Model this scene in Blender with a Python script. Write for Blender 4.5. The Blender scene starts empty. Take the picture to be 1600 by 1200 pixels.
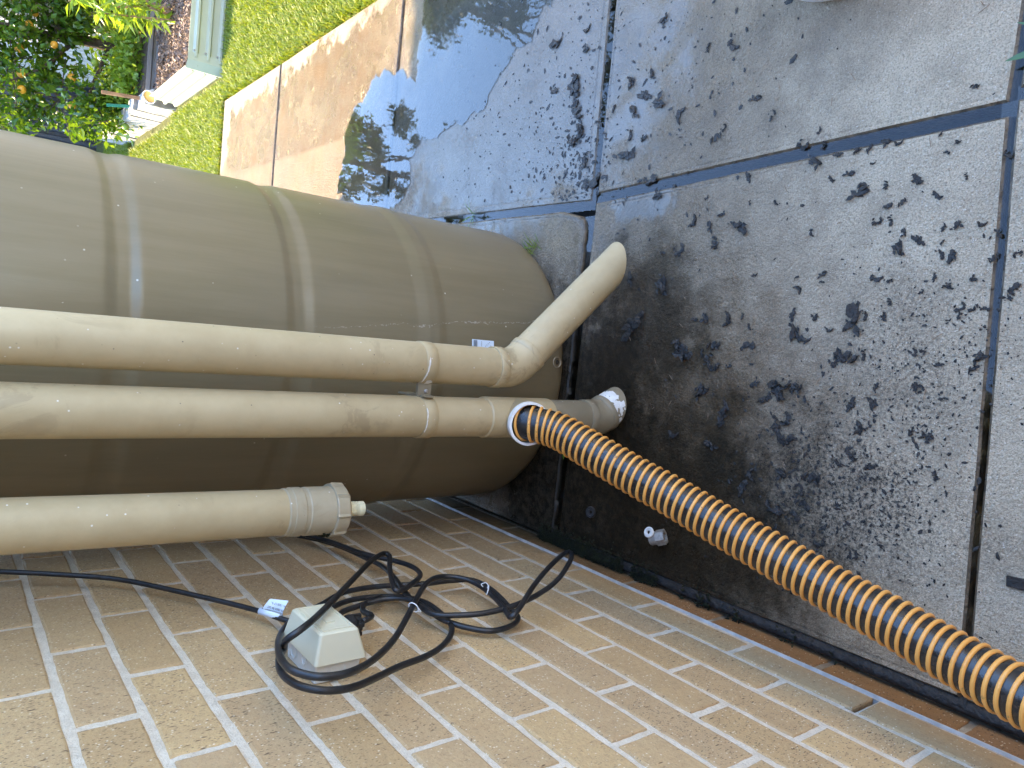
import bpy, bmesh, math, random
import numpy as np
from mathutils import Vector, Matrix, noise as mnoise
rnd = random.Random(7)
nr = np.random.default_rng(7)
PI = math.pi
scene = bpy.context.scene
COL = scene.collection

# ------------------------------------------------------------------ camera, sky, sun, exposure
cam_d = bpy.data.cameras.new('camera'); cam = bpy.data.objects.new('camera', cam_d); COL.objects.link(cam)
cam_d.sensor_width = 36.0; cam_d.sensor_fit = 'HORIZONTAL'; cam_d.lens = 25.94
cam_d.clip_start = 0.02; cam_d.clip_end = 500
R = Matrix(((0.9930135, 0.0994367, -0.0635331), (0.1114267, -0.6129769, 0.7822042), (0.0388355, -0.7838187, -0.6197742)))
M = Matrix.Identity(4)
for i in range(3):
    M[i][0] = R[i][1]; M[i][1] = R[i][0]; M[i][2] = -R[i][2]
M[0][3], M[1][3], M[2][3] = 0.5442, 0.0, 1.345
cam.matrix_world = M
scene.camera = cam

SUN_EL, SUN_AZ = math.radians(36.5), math.radians(-31.7)     # azimuth measured from +y towards +x
world = bpy.data.worlds.new('World'); scene.world = world; world.use_nodes = True
wn = world.node_tree
bg = wn.nodes['Background']; sky = wn.nodes.new('ShaderNodeTexSky')
sky.sky_type = 'NISHITA'; sky.sun_disc = False; sky.sun_elevation = SUN_EL; sky.sun_rotation = SUN_AZ
sky.air_density = 1.0; sky.dust_density = 0.1; sky.ozone_density = 2.6
wn.links.new(sky.outputs[0], bg.inputs[0]); bg.inputs[1].default_value = 0.15
sun_d = bpy.data.lights.new('sun', 'SUN'); sun_d.energy = 2.0; sun_d.angle = math.radians(0.5); sun_d.color = (1.0, 0.77, 0.42)
sun = bpy.data.objects.new('sun', sun_d); COL.objects.link(sun)
sdir = Vector((math.sin(SUN_AZ) * math.cos(SUN_EL), math.cos(SUN_AZ) * math.cos(SUN_EL), math.sin(SUN_EL)))
sun.rotation_euler = sdir.to_track_quat('Z', 'Y').to_euler(); sun.location = (-3, 8, 6)
scene.view_settings.view_transform = 'Standard'; scene.view_settings.look = 'None'
scene.view_settings.exposure = 3.58; scene.view_settings.gamma = 1.0; scene.view_settings.use_curve_mapping = False

# ------------------------------------------------------------------ node helpers
class NT:
    def __init__(s, name):
        s.m = bpy.data.materials.new(name); s.m.use_nodes = True; s.t = s.m.node_tree
        s.b = s.t.nodes['Principled BSDF']; s.out = s.t.nodes['Material Output']; s._p = None
    def n(s, typ, **kw):
        o = s.t.nodes.new(typ)
        for k, v in kw.items(): setattr(o, k, v)
        return o
    def put(s, sock, v):
        if v is None: return
        if hasattr(v, 'is_output') or isinstance(v, bpy.types.NodeSocket): s.t.links.new(v, sock)
        else:
            if isinstance(v, (tuple, list)) and len(v) == 3 and sock.type == 'RGBA': v = (*v, 1)
            sock.default_value = v
    def pos(s):
        if s._p is None: s._p = s.n('ShaderNodeNewGeometry').outputs['Position']
        return s._p
    def scale(s, v, sc):
        o = s.n('ShaderNodeVectorMath', operation='MULTIPLY'); s.put(o.inputs[0], v); o.inputs[1].default_value = sc
        return o.outputs[0]
    def noise(s, sc, det=3, rough=.55, vec=None, dist=0):
        o = s.n('ShaderNodeTexNoise'); s.put(o.inputs['Vector'], vec or s.pos())
        o.inputs['Scale'].default_value = sc; o.inputs['Detail'].default_value = det; o.inputs['Roughness'].default_value = rough
        o.inputs['Distortion'].default_value = dist
        return o.outputs[0]
    def voro(s, sc, vec=None, feat='F1', out=0):
        o = s.n('ShaderNodeTexVoronoi', feature=feat); s.put(o.inputs['Vector'], vec or s.pos()); o.inputs['Scale'].default_value = sc
        return o
    def ramp(s, f, a, b, va=0.0, vb=1.0, smooth=True):
        o = s.n('ShaderNodeMapRange'); o.interpolation_type = 'SMOOTHSTEP' if smooth else 'LINEAR'
        s.put(o.inputs[0], f); 
        for i, v in ((1, a), (2, b), (3, va), (4, vb)): s.put(o.inputs[i], v)
        return o.outputs[0]
    def mix(s, f, a, b, blend='MIX'):
        o = s.n('ShaderNodeMix', data_type='RGBA', blend_type=blend)
        s.put(o.inputs[0], f); s.put(o.inputs[6], a); s.put(o.inputs[7], b)
        return o.outputs[2]
    def math(s, op, a, b=None, c=None, clamp=False):
        o = s.n('ShaderNodeMath', operation=op, use_clamp=clamp)
        for i, v in enumerate((a, b, c)): s.put(o.inputs[i], v)
        return o.outputs[0]
    def sep(s, v=None):
        o = s.n('ShaderNodeSeparateXYZ'); s.put(o.inputs[0], v or s.pos()); return o.outputs
    def blob(s, cx, cy, rx, ry, inner=.4, warp=None):
        "1 inside an ellipse on the ground, fading to 0 at its rim; warp = noise socket that frays the rim"
        x, y, z = s.sep()
        u = s.math('DIVIDE', s.math('SUBTRACT', x, cx), rx); v = s.math('DIVIDE', s.math('SUBTRACT', y, cy), ry)
        d = s.math('SQRT', s.math('ADD', s.math('MULTIPLY', u, u), s.math('MULTIPLY', v, v)))
        if warp is not None: d = s.math('ADD', d, s.math('MULTIPLY', s.math('SUBTRACT', warp, .5), 1.3))
        return s.ramp(d, inner, 1.0, 1.0, 0.0)
    def bump(s, h, dist, strength=1.0, nrm=None):
        o = s.n('ShaderNodeBump'); s.put(o.inputs['Height'], h); o.inputs['Distance'].default_value = dist
        s.put(o.inputs['Strength'], strength)
        if nrm is not None: s.put(o.inputs['Normal'], nrm)
        return o.outputs[0]
    def fin(s, col=None, rough=None, nrm=None, metal=None, spec=None, ior=None):
        s.put(s.b.inputs['Base Color'], col); s.put(s.b.inputs['Roughness'], rough); s.put(s.b.inputs['Normal'], nrm)
        s.put(s.b.inputs['Metallic'], metal); s.put(s.b.inputs['Specular IOR Level'], spec); s.put(s.b.inputs['IOR'], ior)
        return s.m

def simple(name, col, rough=.6, var=.12, sc=20, bumpd=0, bsc=200, metal=0):
    t = NT(name); k = t.noise(sc, 4)
    a = tuple(c * (1 - var) for c in col); b = tuple(min(1, c * (1 + var)) for c in col)
    c = t.mix(t.ramp(k, .3, .7), a, b)
    nrm = t.bump(t.noise(bsc, 3), bumpd) if bumpd else None
    return t.fin(c, rough, nrm, metal)

# ------------------------------------------------------------------ mesh helpers
class MB:
    def __init__(s): s.v = []; s.f = []; s.mi = []
    def add(s, vs, fs, mi=0):
        o = len(s.v); s.v += [tuple(v) for v in vs]; s.f += [tuple(i + o for i in f) for f in fs]; s.mi += [mi] * len(fs)
    def box(s, x0, x1, y0, y1, z0, z1, mi=0):
        vs = [(x, y, z) for x in (x0, x1) for y in (y0, y1) for z in (z0, z1)]
        s.add(vs, [(0, 1, 3, 2), (4, 6, 7, 5), (0, 4, 5, 1), (2, 3, 7, 6), (0, 2, 6, 4), (1, 5, 7, 3)], mi)
    def tube(s, pts, r, seg=12, caps=True, mi=0, closed=False):
        P = [Vector(p) for p in pts]; n = len(P); rs = r if isinstance(r, (list, tuple)) else [r] * n
        fr = frames(P, closed); vs = []; fs = []
        for i in range(n):
            a, b = fr[i]
            for k in range(seg):
                t = 2 * PI * k / seg; vs.append(P[i] + a * (math.cos(t) * rs[i]) + b * (math.sin(t) * rs[i]))
        for i in range(n if closed else n - 1):
            j = (i + 1) % n
            for k in range(seg):
                l = (k + 1) % seg; fs.append((i * seg + k, i * seg + l, j * seg + l, j * seg + k))
        if caps and not closed:
            fs.append(tuple(range(seg - 1, -1, -1))); fs.append(tuple((n - 1) * seg + k for k in range(seg)))
        s.add(vs, fs, mi)
    def lathe(s, prof, origin=(0, 0, 0), axis=(0, 0, 1), seg=32, mi=0, cap0=False, cap1=False):
        "prof = list of (radius, distance along axis)"
        ax = Vector(axis).normalized(); a = ax.orthogonal().normalized(); b = ax.cross(a); o = Vector(origin); vs = []; fs = []
        for r, h in prof:
            for k in range(seg):
                t = 2 * PI * k / seg; vs.append(o + ax * h + a * (r * math.cos(t)) + b * (r * math.sin(t)))
        for i in range(len(prof) - 1):
            for k in range(seg):
                l = (k + 1) % seg; fs.append((i * seg + k, i * seg + l, (i + 1) * seg + l, (i + 1) * seg + k))
        if cap0: fs.append(tuple(range(seg - 1, -1, -1)))
        if cap1: fs.append(tuple((len(prof) - 1) * seg + k for k in range(seg)))
        s.add(vs, fs, mi)
    def build(s, name, mats, parent=None, smooth=False, angle=None):
        me = bpy.data.meshes.new(name); me.from_pydata(s.v, [], s.f)
        for m in (mats if isinstance(mats, (list, tuple)) else [mats]): me.materials.append(m)
        if any(s.mi): me.polygons.foreach_set('material_index', s.mi)
        if smooth:
            me.polygons.foreach_set('use_smooth', [True] * len(me.polygons))
            if angle: me.set_sharp_from_angle(angle=math.radians(angle))
        me.update()
        return link(name, me, parent)
def link(name, me, parent=None):
    o = bpy.data.objects.new(name, me); COL.objects.link(o)
    if parent is not None: o.parent = parent; o.matrix_parent_inverse = parent.matrix_world.inverted()
    return o
def frames(P, closed=False):
    n = len(P); T = []
    for i in range(n):
        a = P[(i - 1) % n] if (closed or i > 0) else P[i]; b = P[(i + 1) % n] if (closed or i < n - 1) else P[i]
        T.append((b - a).normalized())
    u = T[0].orthogonal().normalized(); out = []
    for t in T:
        u = (u - t * u.dot(t)).normalized(); out.append((u, t.cross(u)))
    return out
def smooth_path(pts, step):
    "Catmull-Rom through pts, resampled about every step metres"
    P = [Vector(p) for p in pts]; P = [2 * P[0] - P[1]] + P + [2 * P[-1] - P[-2]]; out = []
    for i in range(1, len(P) - 2):
        p0, p1, p2, p3 = P[i - 1:i + 3]; m = max(2, int((p2 - p1).length / step))
        for k in range(m):
            t = k / m
            out.append(.5 * (2 * p1 + (p2 - p0) * t + (2 * p0 - 5 * p1 + 4 * p2 - p3) * t * t + (3 * p1 - p0 - 3 * p2 + p3) * t ** 3))
    out.append(P[-2]); return out
def np_mesh(name, V, F, mats, parent=None, smooth=False):
    V = np.asarray(V, np.float32); F = np.asarray(F, np.int32); k = F.shape[1]
    me = bpy.data.meshes.new(name); me.vertices.add(len(V)); me.vertices.foreach_set('co', V.ravel())
    me.loops.add(F.size); me.loops.foreach_set('vertex_index', F.ravel())
    me.polygons.add(len(F)); me.polygons.foreach_set('loop_start', np.arange(0, F.size, k, dtype=np.int32))
    for m in (mats if isinstance(mats, (list, tuple)) else [mats]): me.materials.append(m)
    if smooth: me.polygons.foreach_set('use_smooth', np.ones(len(F), bool))
    me.update(calc_edges=True); me.validate()
    return link(name, me, parent)
def thing(name, label, cat, loc=(0, 0, 0), group=None):
    o = bpy.data.objects.new(name, None); COL.objects.link(o); o.location = loc; o.empty_display_size = .05
    bpy.context.view_layer.update()
    return tag(o, label, cat, group)
def tag(o, label, cat, group=None):
    o['label'] = label; o['category'] = cat
    if group: o['group'] = group
    return o
def struct(o): o['kind'] = 'structure'; return o
def stuff(o): o['kind'] = 'stuff'; return o

# ------------------------------------------------------------------ materials
def concrete(name, trowel=False):
    t = NT(name); x, y, z = t.sep()
    n1 = t.noise(2.2, 5, .6); n2 = t.noise(11, 6, .65); n3 = t.noise(160, 4, .6); n4 = t.noise(520, 2, .6)
    c = t.mix(t.ramp(n1, .3, .7), (.43, .36, .27), (.54, .46, .345))
    c = t.mix(t.ramp(n2, .35, .75, 0, .45), c, (.24, .2, .15))
    c = t.mix(t.ramp(n3, .52, .72, 0, .5), c, (.16, .135, .105))
    c = t.mix(t.ramp(t.noise(300, 4, .75), .46, .62, 0, .5), c, (.13, .105, .078)); c = t.mix(t.ramp(t.noise(240, 3, .7), .58, .70, 0, .4), c, (.55, .48, .38))
    v = t.voro(330); grain = t.ramp(t.sep(v.outputs['Color'])[0], .9, .93)
    c = t.mix(t.math('MULTIPLY', grain, t.ramp(v.outputs['Distance'], .2, .5, .75, 0)), c, (.62, .58, .52))
    # the dry strip along the lawn side and the far end, with a jagged front
    dn = t.noise(7, 5, .7); dn2 = t.noise(26, 3, .6)
    fray = t.math('ADD', t.math('MULTIPLY', t.math('SUBTRACT', dn, .5), .34), t.math('MULTIPLY', t.math('SUBTRACT', dn2, .5), .1))
    xd = t.math('SUBTRACT', t.math('ADD', x, fray), t.math('ADD', t.math('MULTIPLY', y, -.055), 1.93))
    far = t.math('SUBTRACT', t.math('ADD', y, fray), 4.62)
    far = t.math('MULTIPLY', far, t.ramp(x, 1.3, 1.6))
    dry = t.math('MULTIPLY', t.ramp(t.math('MAXIMUM', xd, far), -.02, .03), t.ramp(y, 2.2, 2.9))
    # drier ground towards the viewer
    near = t.ramp(t.math('ADD', y, t.math('ADD', t.math('MULTIPLY', t.math('SUBTRACT', n2, .5), .35), t.math('MULTIPLY', x, -.15))), .38, .98, .9, 0)
    dryness = t.math('MAXIMUM', dry, near)
    c = t.mix(near, c, t.mix(1.0, c, (1.45, 1.42, 1.34), 'MULTIPLY'))
    wet = t.math('SUBTRACT', 1.0, dryness)
    film = t.math('MULTIPLY', wet, t.ramp(t.noise(5, 6, .7), .3, .6, .35, 1))
    c = t.mix(wet, c, t.mix(1.0, c, (.70, .66, .60), 'MULTIPLY'))
    # black slime where the pipes pour out, and soot-like specks spread by the flow
    w = t.noise(9, 6, .7)
    s1 = t.blob(.22, 1.40, .68, .40, .55, w); s2 = t.blob(.10, 1.05, .52, .52, .35, w)
    s3 = t.blob(.60, 1.20, .36, .30, .2, w); brown = t.blob(.30, 1.14, .58, .52, .3, w)
    c = t.mix(t.math('MULTIPLY', brown, .85), c, t.mix(1.0, c, (.42, .33, .22), 'MULTIPLY'))
    sl = t.math('MAXIMUM', t.math('MAXIMUM', s1, t.math('MULTIPLY', s2, .92)), t.math('MULTIPLY', s3, .9))
    fl = t.math('MULTIPLY', t.ramp(t.noise(130, 6, .78), .47, .57), t.math('MAXIMUM', t.blob(.30, .70, .22, .34, .25, w), t.math('MULTIPLY', t.blob(.55, .60, .3, .2, .1, w), .6)))
    fan = t.math('MULTIPLY', t.blob(.40, .92, .26, .36, .15, w), t.ramp(t.noise(1, 6, .75, t.scale(t.pos(), (95, 34, 60))), .46, .60)); fl = t.math('MAXIMUM', fl, t.math('MULTIPLY', fan, .5))
    pep = t.math('MULTIPLY', t.ramp(t.noise(140, 4, .7), .62, .7), .65)
    c = t.mix(pep, c, (.03, .026, .022))
    c = t.mix(t.math('MULTIPLY', sl, t.ramp(t.noise(48, 5, .7), .25, .75, 1.0, .75)), c, (.012, .010, .006))
    c = t.mix(t.math('MULTIPLY', fl, .85), c, (.010, .013, .013))
    film = t.math('MAXIMUM', film, t.math('MULTIPLY', sl, .9))
    tan = t.math('MULTIPLY', t.ramp(t.math('ADD', y, t.math('MULTIPLY', t.math('SUBTRACT', n2, .5), .8)), 2.1, 2.9), wet)  # golden darkening of the far slabs: their sunlit tone painted into the colour
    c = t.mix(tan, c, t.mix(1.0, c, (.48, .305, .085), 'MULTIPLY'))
    # standing water smooths the grain, most of all beside the joint crossing
    p1 = t.math('MAXIMUM', t.blob(1.08, 1.50, .25, .10, .2, t.noise(14, 4, .6)), t.blob(1.25, 1.85, .65, 1.0, .4, t.noise(8, 5, .65)))
    p2 = t.math('MAXIMUM', t.blob(.90, 1.27, .07, .17, .4, t.noise(20, 4, .6)), t.blob(1.17, .78, .12, .14, .1, t.noise(18, 5, .7)))
    pool = t.math('MULTIPLY', t.math('MAXIMUM', p1, p2), wet)
    rough = t.ramp(film, 0, 1, .80, .20, False)
    rough = t.math('SUBTRACT', rough, t.math('MULTIPLY', pool, .15), None, True)
    hgt = t.math('ADD', t.math('MULTIPLY', n3, .6), t.math('MULTIPLY', n4, .4))
    if not trowel: hgt = t.math('ADD', hgt, t.math('MULTIPLY', t.noise(85, 4, .6), .7))
    k = t.math('MULTIPLY', t.ramp(pool, .2, 1, 1, .3), .8 if trowel else 1.0)
    nrm = t.bump(hgt, .012, k)
    c = t.mix(t.math('MULTIPLY', pool, .72), c, (.075, .068, .058))
    t.put(t.b.inputs['Coat Weight'], t.math('MULTIPLY', t.math('MULTIPLY', film, t.ramp(t.math('ADD', x, t.math('MULTIPLY', t.math('SUBTRACT', w, .5), .5)), .35, .8)), t.ramp(pool, .1, .9, 1, .35)))
    t.b.inputs['Coat Roughness'].default_value = .10; t.b.inputs['Coat IOR'].default_value = 1.38
    t.put(t.b.inputs['Coat Normal'], t.bump(hgt, .012, t.math('MULTIPLY', k, .75)))
    return t.fin(c, rough, nrm, None, t.math('MULTIPLY', t.ramp(film, 0, 1, .3, .5, False), t.ramp(sl, .2, .9, 1, .22)))

def edge_concrete():
    t = NT('concrete_edge'); c = t.mix(t.ramp(t.noise(40, 5, .7), .3, .7), (.035, .027, .018), (.17, .125, .075)); c = t.mix(t.blob(.2, 1.42, .62, .5, .7, t.noise(9, 6, .7)), c, (.016, .013, .008))
    return t.fin(c, .4, t.bump(t.noise(150, 3), .003))

def brick_mat(name, damp=False):
    t = NT(name); x, y, z = t.sep(); oi = t.n('ShaderNodeObjectInfo').outputs['Random']
    cr = t.n('ShaderNodeValToRGB'); t.put(cr.inputs[0], oi); e = cr.color_ramp.elements
    a, b = ((.30, .155, .06), (.36, .19, .075)) if damp else ((.50, .33, .155), (.59, .40, .19))
    e[0].color = (*a, 1); e[1].color = (*b, 1); m = e.new(.5); m.color = (.28, .15, .07, 1) if damp else (.50, .34, .178, 1)
    c = cr.outputs[0]
    c = t.mix(t.ramp(t.noise(14, 5, .6), .3, .75, 0, .3), c, (.36, .235, .125) if not damp else (.2, .11, .05))
    c = t.mix(t.ramp(t.noise(120, 3, .6), .45, .7, 0, .3), c, (.33, .21, .11)); c = t.mix(t.ramp(t.noise(420, 3, .7), .5, .7, 0, .35), c, (.26, .155, .075))
    # iron spot dashes run along the brick; small pale grog grains
    v = t.voro(1.0, t.scale(t.pos(), (120, 210, 62))); pick = t.sep(v.outputs['Color'])
    d1 = t.math('MULTIPLY', t.ramp(pick[0], .76, .78), t.ramp(t.math('ADD', v.outputs['Distance'], t.math('MULTIPLY', pick[1], .22)), .14, .40, 1, 0)); d1 = t.math('MULTIPLY', d1, t.ramp(t.noise(10, 4, .7), .38, .58))
    c = t.mix(t.math('MULTIPLY', d1, .85), c, (.075, .042, .025))
    v3 = t.voro(1.0, t.scale(t.pos(), (300, 420, 190))); p3 = t.sep(v3.outputs['Color'])
    c = t.mix(t.math('MULTIPLY', t.math('MULTIPLY', t.ramp(p3[0], .82, .84), t.ramp(v3.outputs['Distance'], .2, .45, 1, 0)), .7), c, (.07, .045, .03))
    v2 = t.voro(1.0, t.scale(t.pos(), (300, 260, 200))); p2 = t.sep(v2.outputs['Color'])
    d2 = t.math('MULTIPLY', t.ramp(p2[1], .84, .86), t.ramp(v2.outputs['Distance'], .15, .4, 1, 0))
    c = t.mix(t.math('MULTIPLY', d2, .75), c, (.80, .70, .52))
    low = t.math('ADD', z, t.math('MULTIPLY', t.math('SUBTRACT', t.noise(12, 5, .7), .5), .16))
    grime = t.math('MULTIPLY', t.ramp(low, .0, .13, 1, 0), t.ramp(y, .95, 1.45))
    c = t.mix(t.math('MULTIPLY', grime, .8), c, (.045, .042, .02))
    hgt = t.math('ADD', t.noise(220, 4, .6), t.math('MULTIPLY', d1, -.8))
    return t.fin(c, t.ramp(t.noise(60), .3, .7, .55, .75), t.bump(hgt, .0022, .7), None, .3)

def plastic(name, a, b, rough=.4, dirt=.25, specks=True, streak=None):
    t = NT(name)
    vec = t.scale(t.pos(), streak) if streak else None
    c = t.mix(t.ramp(t.noise(9 if not streak else 1, 5, .65, vec), .3, .7), a, b)
    sm = t.math('MULTIPLY', t.ramp(t.noise(12, 6, .7, None, 1.6), .53, .63), t.ramp(t.noise(3.1, 2), .42, .62))
    c = t.mix(t.math('MULTIPLY', sm, dirt), c, (.27, .20, .11))
    if specks:
        v = t.voro(150); p = t.sep(v.outputs['Color'])
        s_ = t.math('MULTIPLY', t.ramp(p[0], .975, .98), t.ramp(v.outputs['Distance'], .1, .3, 1, 0))
        c = t.mix(s_, c, (.75, .72, .64))
        s_ = t.math('MULTIPLY', t.ramp(p[1], .985, .99), t.ramp(v.outputs['Distance'], .1, .25, 1, 0))
        c = t.mix(s_, c, (.08, .06, .04))
    rg = t.math('ADD', rough, t.math('MULTIPLY', t.math('SUBTRACT', t.noise(14, 5, .7), .5), .25))
    return t.fin(c, rg, t.bump(t.noise(60, 3), .0006, .4), None, .45)

def tank_mat():
    t = NT('tank_plastic'); x, y, z = t.sep()
    g = t.noise(1, 6, .65, t.scale(t.pos(), (24, 24, 2.5)))
    c = t.mix(t.ramp(g, .3, .7), (.182, .142, .078), (.214, .168, .096))
    c = t.mix(t.ramp(t.noise(2.6, 5, .65), .45, .75, 0, .35), c, (.19, .155, .105))
    # pale splash dots and a scratch line of lime low on the front
    v = t.voro(95); p = t.sep(v.outputs['Color'])
    c = t.mix(t.math('MULTIPLY', t.math('MULTIPLY', t.ramp(p[0], .978, .982), t.ramp(v.outputs['Distance'], .08, .26, 1, 0)), t.ramp(t.noise(4), .4, .6)), c, (.6, .55, .45))
    wv = t.math('SUBTRACT', x, t.math('ADD', .60, t.math('ADD', t.math('MULTIPLY', t.math('SUBTRACT', t.noise(9, 4, .7), .5), .05), t.math('MULTIPLY', z, -.11))))
    ln = t.math('MULTIPLY', t.ramp(t.math('ABSOLUTE', wv), .0, .0022, 1, 0), t.math('MULTIPLY', t.ramp(t.noise(130, 3, .7), .45, .6), t.ramp(z, .75, .6)))
    c = t.mix(t.math('MULTIPLY', ln, .42), c, (.62, .58, .5))
    mk = t.math('MULTIPLY', t.ramp(z, .22, .02), t.ramp(t.noise(22, 6, .7), .4, .65))
    c = t.mix(t.math('MULTIPLY', mk, .45), c, (.17, .13, .08))
    return t.fin(c, t.ramp(g, .2, .8, .27, .38), t.bump(t.noise(1, 4, .6, t.scale(t.pos(), (130, 130, 5))), .0007, .35), None, .38)

def leafy(name, a, b, transl=.4, rough=.45):
    t = NT(name); oi = t.n('ShaderNodeNewGeometry').outputs['Random Per Island']
    c = t.mix(oi, a, b); t.fin(c, rough)
    tr = t.n('ShaderNodeBsdfTranslucent'); t.put(tr.inputs[0], t.mix(1.0, c, (1.5, 1.35, .45), 'MULTIPLY'))
    mx = t.n('ShaderNodeMixShader'); mx.inputs[0].default_value = transl
    t.t.links.new(t.b.outputs[0], mx.inputs[1]); t.t.links.new(tr.outputs[0], mx.inputs[2]); t.t.links.new(mx.outputs[0], t.out.inputs[0])
    return t.m

def water_mat():
    t = NT('water_film'); t.t.nodes.remove(t.b)
    g = t.n('ShaderNodeBsdfGlossy'); g.inputs['Roughness'].default_value = .015; g.inputs['Color'].default_value = (1, 1, 1, 1)
    tr = t.n('ShaderNodeBsdfTransparent'); tr.inputs[0].default_value = (.93, .90, .85, 1)
    fz = t.n('ShaderNodeFresnel'); fz.inputs['IOR'].default_value = 1.42
    nb = t.bump(t.noise(16, 2, .5), .0006, .25)
    t.put(g.inputs['Normal'], nb); t.put(fz.inputs['Normal'], nb)
    mx = t.n('ShaderNodeMixShader'); t.put(mx.inputs[0], fz.outputs[0])
    t.t.links.new(tr.outputs[0], mx.inputs[1]); t.t.links.new(g.outputs[0], mx.inputs[2]); t.t.links.new(mx.outputs[0], t.out.inputs[0])
    return t.m

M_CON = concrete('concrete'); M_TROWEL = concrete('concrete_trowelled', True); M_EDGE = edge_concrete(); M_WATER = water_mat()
M_BRICK = brick_mat('tan_brick'); M_DAMP = brick_mat('damp_brick', True)
def mortar_mat():
    t = NT('mortar'); x, y, z = t.sep()
    c = t.mix(t.ramp(t.noise(45, 5, .7), .3, .7), (.62, .52, .385), (.76, .66, .51))
    c = t.mix(t.ramp(t.noise(320, 3), .55, .7, 0, .5), c, (.42, .36, .28))
    low = t.math('ADD', z, t.math('MULTIPLY', t.math('SUBTRACT', t.noise(12, 5, .7), .5), .12))
    g = t.math('MAXIMUM', t.ramp(low, .03, .085, 1, 0), t.math('MULTIPLY', t.ramp(low, .05, .2, 1, 0), t.ramp(y, 1.0, 1.4)))
    c = t.mix(t.math('MULTIPLY', g, .75), c, (.13, .085, .04))
    return t.fin(c, .85, t.bump(t.noise(260, 4, .7), .003))
M_MORTAR = mortar_mat()
M_TANK = tank_mat()
M_PIPE = plastic('beige_pipe_paint', (.42, .322, .178), (.49, .385, .222), .42, .5)
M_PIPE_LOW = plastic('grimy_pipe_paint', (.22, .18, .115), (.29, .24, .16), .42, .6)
M_CAP = plastic('grey_beige_fitting', (.385, .318, .205), (.44, .37, .25), .4, .3)
M_FLAKE = simple('flaked_white_pvc', (.78, .76, .71), .5, .1, 60)
M_CREAM = simple('cream_plastic', (.64, .59, .42), .38, .03, 8)
M_GREYBOX = simple('pale_grey_plastic', (.60, .58, .51), .42, .04, 12)
M_BLACK = simple('black_rubber', (.018, .018, .019), .42, .35, 60, .0004, 300)
M_IVORY = simple('ivory_plastic', (.72, .66, .44), .45, .15, 90)
M_WHITE = simple('white_plastic', (.78, .78, .76), .35, .06, 20)
M_LABEL = simple('label_paper', (.70, .78, .86), .4, .03, 40)
M_INK = simple('black_ink', (.03, .03, .035), .6, .05)
M_GREYINK = simple('grey_ink', (.30, .31, .30), .6, .1)
M_STEEL = simple('dull_steel', (.36, .34, .31), .45, .2, 120, .0006, 300, .35)
M_FLASH = simple('pale_blue_flashing', (.52, .52, .50), .5, .2, 30)
def sludge_mat():
    t = NT('wet_black_sludge'); c = t.mix(t.ramp(t.noise(70, 4, .7), .35, .7), (.007, .007, .007), (.024, .021, .018))
    return t.fin(c, .27, t.bump(t.noise(190, 4, .7), .004), None, .55)
M_SLUDGE = sludge_mat()
def hose_orange():
    t = NT('orange_helix'); c = t.mix(t.ramp(t.noise(14, 5, .6), .3, .7), (.76, .34, .07), (.84, .41, .10))
    d = t.math('MULTIPLY', t.ramp(t.noise(95, 5, .75), .56, .66), t.ramp(t.noise(7, 3, .6), .42, .6))
    c = t.mix(t.math('MULTIPLY', d, .8), c, (.14, .085, .045))
    return t.fin(c, .38, t.bump(t.noise(200, 3), .0006, .5))
def hose_black():
    t = NT('black_hose_wall'); c = t.mix(t.ramp(t.noise(60, 5, .7), .4, .75), (.012, .012, .013), (.034, .03, .025))
    m = t.math('MULTIPLY', t.ramp(t.noise(80, 5, .75), .6, .68), t.ramp(t.noise(6, 3), .48, .62))
    c = t.mix(t.math('MULTIPLY', m, .7), c, (.15, .10, .06))
    return t.fin(c, t.ramp(t.noise(30, 4), .3, .7, .16, .36), t.bump(t.noise(120, 3), .0012, .5), None, .6)
M_ORANGE = hose_orange(); M_HOSE = hose_black()
def soil_mat(name, a, b):
    t = NT(name); c = t.mix(t.ramp(t.noise(60, 6, .75), .35, .68), a, b)
    return t.fin(c, .9, t.bump(t.noise(70, 6, .8), .02))
M_SOIL = soil_mat('bed_soil', (.05, .035, .025), (.22, .155, .11)); M_DIRT = soil_mat('dark_wet_dirt', (.008, .007, .005), (.03, .026, .018))
M_LAWN = soil_mat('lawn_thatch', (.055, .07, .012), (.12, .13, .03))
M_GRASS = leafy('grass_blade', (.115, .195, .010), (.285, .335, .035), .35, .5)
M_DRYGRASS = leafy('pale_grass_blade', (.34, .33, .13), (.45, .42, .2), .3, .6)
M_LEAF = leafy('citrus_leaf', (.045, .11, .013), (.13, .22, .025), .42, .2)
M_LEAF2 = leafy('young_leaf', (.16, .27, .03), (.27, .38, .05), .45, .35)
M_GUM = leafy('gum_leaf', (.03, .05, .022), (.06, .085, .035), .2, .5)
M_WEED = leafy('weed_leaf', (.10, .20, .02), (.16, .28, .03), .3, .4)
M_STRAP = leafy('strap_leaf', (.05, .12, .05), (.09, .18, .06), .2, .3)
M_BARK = simple('bark', (.085, .06, .042), .85, .35, 40, .01, 60)
M_TWIG = simple('pale_stem', (.30, .20, .12), .8, .25, 60)
M_FRUIT = simple('orange_peel', (.78, .36, .03), .4, .15, 8, .001, 400)
M_LIME = simple('green_peel', (.26, .36, .05), .4, .25, 8, .001, 400)
M_BEDSTEEL = simple('pale_green_steel', (.44, .48, .38), .42, .06, 6)
M_BEDBACK = simple('grey_steel', (.20, .20, .21), .5, .12, 8)
M_FENCE = simple('pale_fence_steel', (.56, .52, .46), .5, .08, 3)
M_NAVY = simple('slate_fence_steel', (.075, .08, .095), .45, .15, 3)
M_SLEEPER = simple('weathered_sleeper', (.36, .34, .31), .8, .25, 14, .004, 40)
M_STAKE = simple('timber_stake', (.34, .18, .085), .8, .2, 20)
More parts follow.
